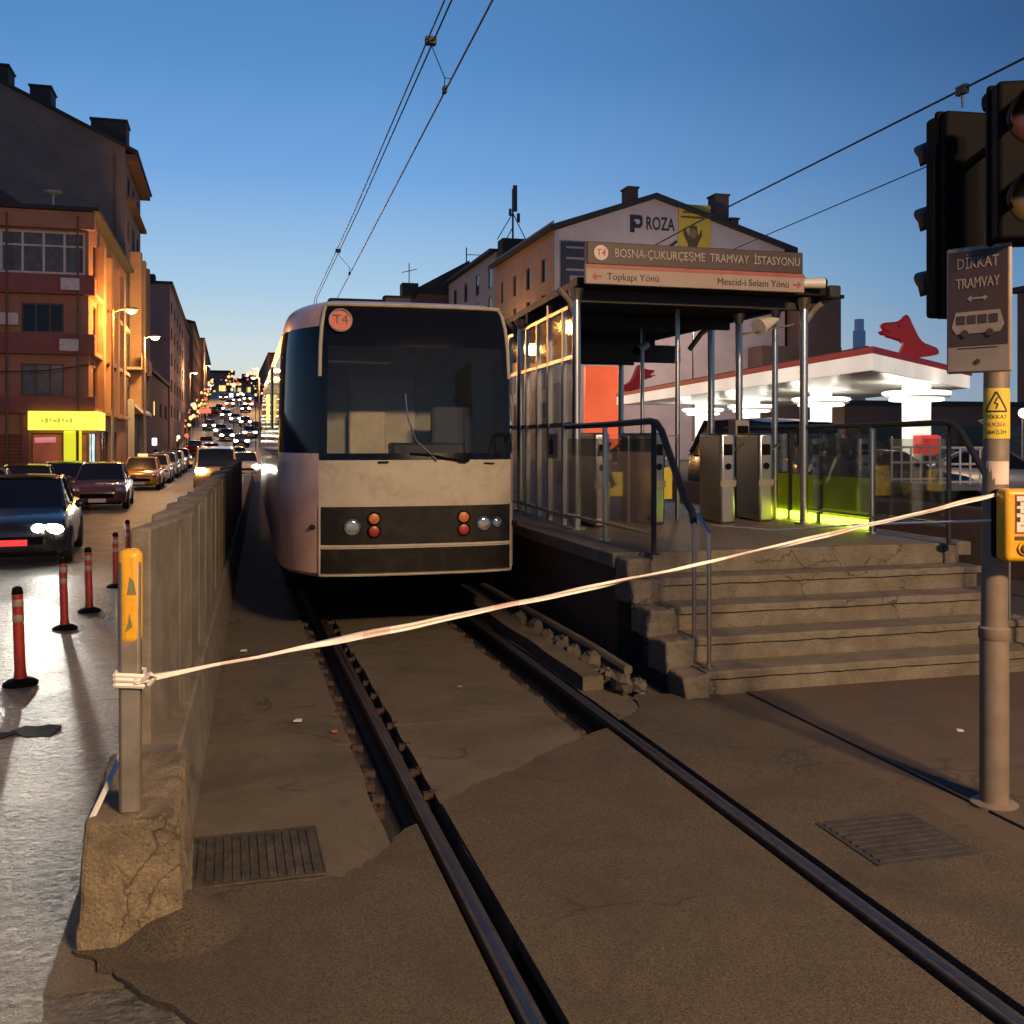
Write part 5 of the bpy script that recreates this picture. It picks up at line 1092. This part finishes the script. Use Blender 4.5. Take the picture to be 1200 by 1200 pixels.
t = thing('white_post', 'thin white post at the right edge, low behind the signal pole', 'post', (6.9,7.3,0)); m = MB(); m.tube([(6.52,6.75,0),(6.52,6.75,.95)], .022, 8); m.build('post_shaft', M['white'], t); m = MB(); m.lathe([(.06,0),(.06,.02),(.025,.03)], (6.52,6.75,.0)); m.build('post_foot', M['white'], t)

# ================================================================== STREET LAMPS
def lamp_post(label, x, y, z0, h, arms, e, power, col, group='street lamps along the road', spotto=None):
    t = thing('street_lamp', label, 'street lamp', (x,y,z0), group)
    m = MB(); m.tube([(x,y,z0),(x,y,z0+1.2),(x,y,z0+1.22),(x,y,z0+h)], [.11,.10,.08,.055], 12); m.lathe([(.2,z0),(.2,z0+.04),(.12,z0+.08)], (x,y,0)); m.build('pole', M['pole'], t)
    for ax in arms:
        zt = z0+h; s_ = 1 if ax > 0 else -1
        m = MB(); m.tube([(x,y,zt-.12),(x+ax*.4,y,zt+.02),(x+ax*.7,y,zt+.06)], .035, 8); m.build('arm', M['pole'], t)
        m = MB(); m.lathe([(.10,.0),(.2,.03),(.19,.10),(.08,.16)], (0,0,0), 16); m.v = [(x+ax+a*1.7, y+b, zt+c_) for a,b,c_ in m.v]; hd = m.build('lamp_head', M['pole'], t)
        m = MB(); m.sphere((0,0,0), .2, 14, (1.3,.9,.75)); m.v = [(x+ax+a, y+b, zt-.02+c_) for a,b,c_ in m.v]; m.build('lamp_bowl', E[e], hd)
        point('lamp_light', (x+ax, y, zt-.28), power, col, .42, t)
    return t
lamp_post('nearest street lamp, glowing deep orange at the corner of the reddish building', -5.42, 53.0, zroad(53)+.1, 8.5, (.85,), 'sodium', 2300, (1,.42,.08))
lamp_post('second street lamp, paler yellow, in front of the tall gabled building', -4.95, 66, zroad(66)+.1, 8.4, (.62,), 'warmlamp', 2300, (1,.56,.18))
lamp_post('tall twin-headed street lamp behind the camera, lighting the crossing', 4.62, -6.0, 0, 8.0, (.70,-.68), 'streetwhite', 6000, (1,.66,.35))
lamp_post('unseen street lamp left of the frame, added to light the reddish front and cars', -9.3, 31, zroad(31)+.1, 8.5, (.66,), 'sodium', 1300, (1,.40,.12))  # out-of-frame lamp added to light the reddish building's front
lamp_post('street lamp beside the orange side wall, hidden behind the tram', 21.5, 90, 0, 8.5, (.66,), 'sodium', 2600, (1,.60,.30))
lamp_post('unseen street lamp added to light the pinkish gable, behind the shelter roof', 33.6, 70.5, 0, 10.6, (.66,), 'warmlamp', 3000, (1,.84,.70))  # lamp added out of sight to brighten the gable
lamp_post('small far street lamp on the right of the street beyond the tram', 3.4, 120, zroad(120), 8.0, (-.7,), 'warmlamp', 2600, (1,.50,.20))
lamp_post('smallest far street lamp on the right of the hill', 5.6, 205, zroad(205), 8.0, (-.7,), 'sodium', 6000, (1,.45,.12))
lamp_post('smallest far street lamp on the left of the hill', -4.9, 240, zroad(240), 8.0, (.7,), 'sodium', 6000, (1,.45,.12))
lamp_post('small far street lamp on the left pavement beyond the second one', -5.2, 150, zroad(150), 8.0, (.7,), 'warmlamp', 2600, (1,.50,.20))
# small traffic signal far down the street
# ================================================================== VEHICLES
def paint(name, col, rough=.22, metal=.0): return mat(name, col, rough, metal, var=.06, scale=3, coat=.6, dirt=tuple(c*.6+.02 for c in col), dscale=4, damt=.25)
CP = {'dark': paint('car_dark_grey',(.022,.022,.024)), 'silver': paint('car_silver',(.36,.35,.33),.25,.5), 'taxi': paint('car_taxi_yellow',(.62,.28,.02)), 'whitecar': paint('car_white',(.62,.58,.52)), 'brown': paint('car_brown',(.12,.06,.04)), 'orange': paint('car_orange',(.68,.30,.08)), 'blue': paint('car_blue',(.04,.05,.08)), 'red': paint('car_red',(.28,.03,.02))}
UNLIT = mat('car_headlight_glass', (.5,.5,.48), .1, metal=.7)
RED = mat('car_tail_glass', (.30,.01,.01), .2, coat=.5)
def car(name, label, cat, pm, head='off', tail='off', group=None, van=False, plate=None, hl=1.0):
    """saloon or van built facing -y, origin on the ground under its middle"""
    t = thing(name, label, cat, (0,0,0), group)
    k = 1.0
    hs = 0.0
    B = [(-2.18,.50,.36,.60),(-2.14,.66,.28,.68),(-2.02,.79,.22,.76),(-1.75,.86,.19,.83),(-1.0,.885,.19,.93),(0,.89,.19,.96),(1.0,.89,.19,.98),(1.75,.87,.22,1.0),(2.05,.81,.27,.97),(2.17,.72,.36,.86)]
    if van: B = [(-2.25,.66,.34,.72),(-2.22,.78,.26,.86),(-2.1,.86,.22,1.0),(-1.8,.91,.2,1.10),(-1.2,.93,.2,1.18),(0,.93,.2,1.2),(1.2,.93,.2,1.2),(2.1,.91,.24,1.2),(2.25,.84,.34,1.15)]
    m = MB(); rows = []
    for y, w, zb, zt in B:
        h = zt-zb; rows.append([(-w*.86,y,zb),(-w*.98,y,zb+.10*h),(-w,y,zb+.45*h),(-w*.985,y,zb+.72*h),(-w*.93,y,zt-.05*h),(-w*.80,y,zt),(0,y,zt+.02),(w*.80,y,zt),(w*.93,y,zt-.05*h),(w*.985,y,zb+.72*h),(w,y,zb+.45*h),(w*.98,y,zb+.10*h),(w*.86,y,zb)])
    n = len(rows[0]); m.add([p for r_ in rows for p in r_], [(a*n+i, a*n+(i+1)%n, (a+1)*n+(i+1)%n, (a+1)*n+i) for a in range(len(rows)-1) for i in range(n)] + [tuple(range(n)), tuple((len(rows)-1)*n+i for i in range(n))])
    m.build('body', pm, t, smooth=50)
    G = [(-.98,.74,.74,.92,.925),(-.22,.76,.60,.94,1.42),(.45,.77,.60,.96,1.455),(1.05,.76,.58,.97,1.41),(1.78,.72,.66,.985,1.02)]
    if van: G = [(-1.5,.82,.80,1.12,1.15),(-.85,.88,.74,1.17,1.86),(.2,.90,.76,1.19,1.95),(1.6,.90,.75,1.19,1.93),(2.18,.87,.78,1.17,1.25)]
    m = MB(); v = []
    for y, wb, wt, zb, zt in G: v += [(-wb,y,zb),(-wt,y,zt),(wt,y,zt),(wb,y,zb)]
    m.add(v, [(4*a+i, 4*a+i+1, 4*a+5+i, 4*a+4+i) for a in range(len(G)-1) for i in range(3)] + [(0,1,2,3),(16,17,18,19)]); m.build('windows', M['pane'], t, smooth=30)
    m = MB(); rf = []
    for y, wb, wt, zb, zt in G[1:4]: rf.append([(-wt-.012,y,zt-.02),(-wt*.82,y,zt+.03),(0,y,zt+.05),(wt*.82,y,zt+.03),(wt+.012,y,zt-.02)])
    m.add([p for r_ in rf for p in r_], [(a*5+i,a*5+i+1,a*5+6+i,a*5+5+i) for a in range(2) for i in range(4)])
    for s_ in (-1,1):
        q = [(s_*(g[2]+.005), g[0], g[4]) for g in G]
        m.tube([q[0],q[1]], .035, 6); m.tube([q[3],q[4]], .06, 6); m.tube([q[1],q[2],q[3]], .03, 6)
        g = G[2]; m.tube([(s_*(g[1]+.002), g[0], g[3]),(s_*(g[2]+.004), g[0], g[4])], .035, 6)
    m.build('roof', pm, t, smooth=40)
    wy = 1.32 if not van else 1.45
    for s_ in (-1,1):
        for y in (-wy, wy):
            m = MB(); m.lathe([(.20,-.10),(.30,-.10),(.325,-.07),(.325,.07),(.30,.10),(.20,.10)], (0,0,0), 20); m.v = [(s_*(.80+(.03 if van else 0))+c_, y+a, .325+b) for a,b,c_ in m.v]; w = m.build('wheel', M['rubber'], t)
            m = MB(); m.lathe([(.20,-.085),(.205,0),(.20,.085)], (0,0,0), 16); m.v = [(s_*(.815+(.03 if van else 0))+c_, y+a, .325+b) for a,b,c_ in m.v]; m.build('rim', M['chrome'], w)
    yf = B[0][0]; zh = .64 if not van else .98
    em = {'off': UNLIT, 'on': E['head'], 'far': E['headfar']}[head]
    for s_ in (-1,1):
        m = MB(); m.sphere((s_*.62, yf+(.13 if head != 'far' else .05), zh), {'far':.21}.get(head, .15 if not van else .20), 12, (1.25,.75,.62)); m.build('headlight', em, t)  # far spheres oversized to stand for headlight glare
        m = MB(); m.sphere((s_*.66, -yf-.13, .82 if not van else 1.0), .12, 12, (.9,.7,1.2)); m.build('tail_light', RED if tail == 'off' else E['tail'], t)
        m = MB(); m.sphere((s_*(.98 if not van else 1.03), -.72 if not van else -1.15, .99 if not van else 1.3), .10, 10, (.9,.6,.75)); m.build('wing_mirror', pm, t)
    m = MB(); m.box(-.50,.50,yf-.004,yf+.03,.40,.54); m.build('grille', M['black'], t, bevel=.01)
    m = MB(); m.box(-.26,.26,yf-.03,yf-.006,.27 if not plate else .39,.385 if not plate else .49); o = m.build('number_plate', plate or M['white'], t)
    if plate:
        m = MB()
        m.text('34 · · ·', .085, (0,yf-.032,.44), ext=.002); o2 = m.build('lettering', M['letters'], o)
    m = MB(); m.box(-.70,.70,yf+.06,yf+.2,.20,.27); m.build('bumper_lip', M['black'], t, bevel=.02)
    return t
def beams(t, energy, z=.62, size=55, drop=-.05):
    for s_ in (-.62,.62): spot('headlight_beam', (s_,-2.35,z), (s_,-12.35,z+drop*10), energy, (1,.95,.82), size, 1.0 if size < 30 else .8, .06, t)
GP = 'cars along the left of the road'
c1 = car('parked_car', 'dark saloon car at the left edge with a glaring headlight and a red lit plate', 'car', CP['dark'], 'on', plate=E['plate'], group=GP)
beams(c1, 1200, .72, 17, -.042); beams(c1, 110, .72, 70, -.05)
for h_ in [k_ for k_ in kids(c1) if k_.name.startswith('headlight') and k_.type == 'MESH']:
    h_.scale = (1.0,1.0,1.0); c_x = sum(v_.co.x for v_ in h_.data.vertices)/len(h_.data.vertices)
    mm_ = MB(); sg = 1 if c_x > 0 else -1; mm_.sphere((c_x-sg*.20, -2.10, .645), .115, 12, (1.1,.8,.8)); mm_.build('headlight', E['head'], c1)  # second glowing lens on each side, added for the glare
put(c1, (-3.62,20.6,zroad(20)), R(4))
proto = {}
def place(kind, x, y, rz, label, head='off', tail='off', van=False, nm='parked_car', cat='car', group=GP):
    key = (kind, head, tail, van)
    if key not in proto: o = proto[key] = car(nm, label, cat, CP[kind], head, tail, group, van)
    else: o = copy_tree(proto[key])
    put(o, (x,y,zroad(y)), rz, label, group); return o
place('silver', -5.9,27.6, R(8), 'pale silver car at the far left edge behind the dark saloon')
place('dark', -5.75,33.0, R(5), 'second dark car, behind the silver one, its roof above the dark saloon')
place('blue', -5.6,39.3, R(3), 'bluish black car in front of the yellow lit pillar')
place('brown', -4.05,36.6, R(2), 'brown car with a reddish bonnet just left of the yellow taxi')
tx = place('taxi', -3.95,51.6, R(0), 'yellow taxi facing the camera on the orange-lit road', cat='taxi', nm='taxi')
m = MB(); m.box(-.22,.22,.1,.26,1.50,1.64); q = m.build('roof_sign', E['far_yellow'], tx)
place('whitecar', -3.85,58.6, R(0), 'white car directly behind the yellow taxi')
place('silver', -3.75,65.4, R(-1), 'silver car second behind the yellow taxi')
place('whitecar', -3.7,73.0, R(-1), 'white car third behind the yellow taxi, beside the second lamp post')
place('red', -3.6,81.0, R(-1), 'reddish car fourth behind the yellow taxi')
v = place('orange', -.55,47.5, R(1), 'orange-lit van driving towards the camera with bright headlights beyond the wall', 'on', van=True, nm='van', cat='van', group='vehicles driving down the street'); beams(v, 120, .98, 70, -.06)
fx = [('whitecar',1.0,66,'far','oncoming car with paired bright lights just right of the orange van'),('blue',.6,86,'far','dark oncoming car behind the orange van'),('silver',-1.6,104,'far','oncoming silver car at the foot of the hill, left lane'),('dark',1.4,122,'far','oncoming dark car starting down the hill'),('whitecar',-1.0,140,'far','oncoming white car part way up the hill, left lane'),('blue',2.4,158,'far','oncoming bluish car part way up the hill, right lane'),('silver',-.4,176,'far','oncoming silver car higher up the hill'),('dark',3.0,196,'far','oncoming dark car higher up the hill, right lane'),('whitecar',0.2,216,'far','oncoming white car near the top of the hill'),('silver',4.0,240,'far','small oncoming silver car near the hill top, right lane')]
fx += [('whitecar',-2.4,118,'far','oncoming white car at the left kerb, foot of the hill'),('dark',-.2,131,'far','oncoming dark car in the middle of the hill, lower part'),('silver',2.6,136,'far','oncoming silver car right of the street, lower part'),('blue',-2.6,150,'far','oncoming bluish car at the left kerb, part way up'),('whitecar',1.0,166,'far','oncoming white car in the middle, part way up'),('dark',-1.6,196,'far','oncoming dark car left of centre, higher up'),('whitecar',3.8,214,'far','oncoming white car right of the street, near the top'),('silver',1.6,232,'far','oncoming silver car in the middle, near the top'),('blue',-1.2,246,'far','oncoming bluish car left of centre, near the top'),('whitecar',2.8,262,'far','smallest oncoming white car at the hill top')]
for kind,x,y,hd,l in fx: place(kind, x, y, 0, l, hd, group='vehicles driving down the street', nm='moving_car')
for kind,x,y,l in (('red',-3.4,112,'red-lit car climbing the hill at the left'),('dark',3.6,146,'car with red tail lights climbing at the right of the street'),('red',-2.6,186,'car with red tail lights far up the hill at the left')):
    place(kind, x, y, math.pi, l, 'off', 'on', group='vehicles driving down the street', nm='moving_car')
o = place('dark', 11.3,19.6, math.pi, 'dark van seen from behind with red tail lights, right of the shelter', 'off', 'on', True, nm='van', cat='van', group='vehicles by the fuel station'); o.location.z = .0
o.rotation_euler.z = 0; o.rotation_euler.z = R(8)+0; o.location.z = .25
o.rotation_euler.z = R(6)
m = MB()
place('silver', 22,25.5, R(60), 'silver car waiting by the fuel pumps', group='vehicles by the fuel station', nm='waiting_car').location.z = 0
place('dark', 17.5,24.5, R(80), 'dark car crossing in front of the fuel station, behind the white rack', group='vehicles by the fuel station', nm='waiting_car').location.z = 0

# ================================================================== OVERHEAD WIRES
def sag(p, q, d, n=14): p, q = Vector(p), Vector(q); return [p.lerp(q, i/n) - Vector((0,0,d*4*(i/n)*(1-i/n))) for i in range(n+1)]
t = thing('overhead_line', 'overhead tram wires rising from the tram roof towards the top of the sky', 'overhead wires', (2.3,10,5.7))
m = MB(); m.tube([(2.10,-30,5.7),(2.26,8.8,5.7),(2.91,28.8,5.7),(4.3,50,5.7)], .011, 6); m.build('contact_wire', M['cable'], t)
for dx in (-.035,.035):
    m = MB(); m.tube([(2.0+dx,-30,6.42),(2.17+dx,10.3,6.30),(2.40+dx,20,6.24),(2.69+dx,33.4,6.30),(3.9+dx,50,6.34)], .010, 6); m.build('messenger_wire', M['cable'], t)
for y,xc,xm,zm in ((11.4,2.33,2.20,6.295),(24.5,2.75,2.50,6.255)):
    m = MB(); m.tube([(xm,y,zm-.02),(xm+.02,y-.05,zm-.12),(xc,y-.15,5.84),(xc,y-.15,5.70)], .006, 5); m.tube([(xc,y-.15,5.84),(xc+.01,y-.5,5.71)], .005, 5); m.box(xm-.06,xm+.06,y-.05,y+.05,zm-.04,zm+.04); m.box(xc-.02,xc+.02,y-.2,y-.1,5.67,5.74); m.build('dropper', M['cable'], t)
t = thing('second_wire', 'thick overhead wire of the second track crossing the sky at the upper right', 'overhead wires', (7.9,10,5.7))
m = MB(); m.tube([(7.6,-20,5.7),(7.86,8.72,5.7),(8.15,17,5.7),(10,50,5.6)], .013, 6); m.build('contact_wire', M['cable'], t); m = MB(); m.box(7.86,7.92,9.6,9.75,5.64,5.74); m.tube([(7.89,9.68,5.66),(7.90,9.68,5.50)], .012, 6); m.build('wire_clamp', M['cable'], t)
t = thing('feeder_wire', 'thinner overhead wire slanting below the thick one at the upper right', 'overhead wires', (9.6,12,5.7)); m = MB(); m.tube([(9.3,-20,5.75),(9.64,12.5,5.7),(10.3,28,5.6),(11,50,5.6)], .009, 6); m.build('strand', M['cable'], t)

# ================================================================== SKY, SUN, CAMERA
w = bpy.data.worlds.new('World'); S.world = w; w.use_nodes = True; nt = w.node_tree
N = nt.nodes.new; L = nt.links.new
sky = N('ShaderNodeTexSky'); sky.sky_type = 'NISHITA'; sky.sun_disc = False
sky.sun_elevation = R(1.0); sky.sun_rotation = R(0); sky.air_density = 1.0; sky.dust_density = .3; sky.ozone_density = 6.0
# blue hour: paler towards the afterglow at the end of the street, deep blue overhead and behind
tc = N('ShaderNodeTexCoord'); sx = N('ShaderNodeSeparateXYZ'); L(tc.outputs['Generated'], sx.inputs[0])
asn = N('ShaderNodeMath'); asn.operation = 'ARCSINE'; L(sx.outputs['Z'], asn.inputs[0])
el = N('ShaderNodeMapRange'); el.inputs['From Min'].default_value = 0; el.inputs['From Max'].default_value = math.pi/2; L(asn.outputs[0], el.inputs['Value'])
def ramp(stops):
    r_ = N('ShaderNodeValToRGB'); e = r_.color_ramp.elements
    while len(e) < len(stops): e.new(.5)
    for k_, (d_, c_) in zip(e, stops): k_.position = d_/90; k_.color = (*c_, 1)
    L(el.outputs[0], r_.inputs['Fac']); return r_.outputs['Color']
sunward = ramp([(0,(.78,.72,.58)),(4.5,(.63,.72,.73)),(8,(.40,.60,.78)),(14,(.18,.39,.74)),(20,(.098,.27,.58)),(30,(.06,.17,.40)),(60,(.03,.085,.22)),(90,(.02,.055,.15))])
away = ramp([(0,(.22,.31,.42)),(8,(.10,.24,.45)),(14,(.06,.15,.34)),(20,(.033,.092,.235)),(45,(.018,.048,.14)),(90,(.014,.04,.11))])
hz = N('ShaderNodeVectorMath'); hz.operation = 'MULTIPLY'; hz.inputs[1].default_value = (1,1,0); L(tc.outputs['Generated'], hz.inputs[0])
nm_ = N('ShaderNodeVectorMath'); nm_.operation = 'NORMALIZE'; L(hz.outputs[0], nm_.inputs[0])
dt = N('ShaderNodeVectorMath'); dt.operation = 'DOT_PRODUCT'; dt.inputs[1].default_value = (0,1,0); L(nm_.outputs[0], dt.inputs[0])
mr = N('ShaderNodeMapRange'); mr.inputs['From Min'].default_value = .70; mr.inputs['From Max'].default_value = .99; L(dt.outputs['Value'], mr.inputs['Value'])
pw = N('ShaderNodeMath'); pw.operation = 'POWER'; pw.inputs[1].default_value = 1.3; L(mr.outputs[0], pw.inputs[0])
mx = N('ShaderNodeMix'); mx.data_type = 'RGBA'; L(pw.outputs[0], mx.inputs['Factor']); L(away, mx.inputs['A']); L(sunward, mx.inputs['B'])
sk = N('ShaderNodeVectorMath'); sk.operation = 'SCALE'; sk.inputs['Scale'].default_value = .006; L(sky.outputs['Color'], sk.inputs[0])
ad = N('ShaderNodeVectorMath'); ad.operation = 'ADD'; L(mx.outputs['Result'], ad.inputs[0]); L(sk.outputs[0], ad.inputs[1])
bg = nt.nodes['Background']; bg.inputs['Strength'].default_value = 1.0
L(ad.outputs[0], bg.inputs['Color'])
cd = bpy.data.cameras.new('camera'); cam = bpy.data.objects.new('camera', cd); COL.objects.link(cam)
cam.location = (0,0,1.8); cam.rotation_euler = (R(90),0,-math.atan2(332,1200)); cd.sensor_width = 36; cd.lens = 36; cd.shift_y = -86/1200; cd.clip_end = 4000; cd.clip_start = .05
S.camera = cam
S.view_settings.view_transform = 'Standard'; S.view_settings.look = 'None'; S.view_settings.exposure = 0; S.view_settings.gamma = 1
S.cycles.use_denoising = True; S.cycles.use_light_tree = True; S.cycles.max_bounces = 6; S.cycles.diffuse_bounces = 2; S.cycles.glossy_bounces = 3; S.cycles.transparent_max_bounces = 24; S.cycles.sample_clamp_indirect = 4
S.cycles.caustics_reflective = False; S.cycles.caustics_refractive = False
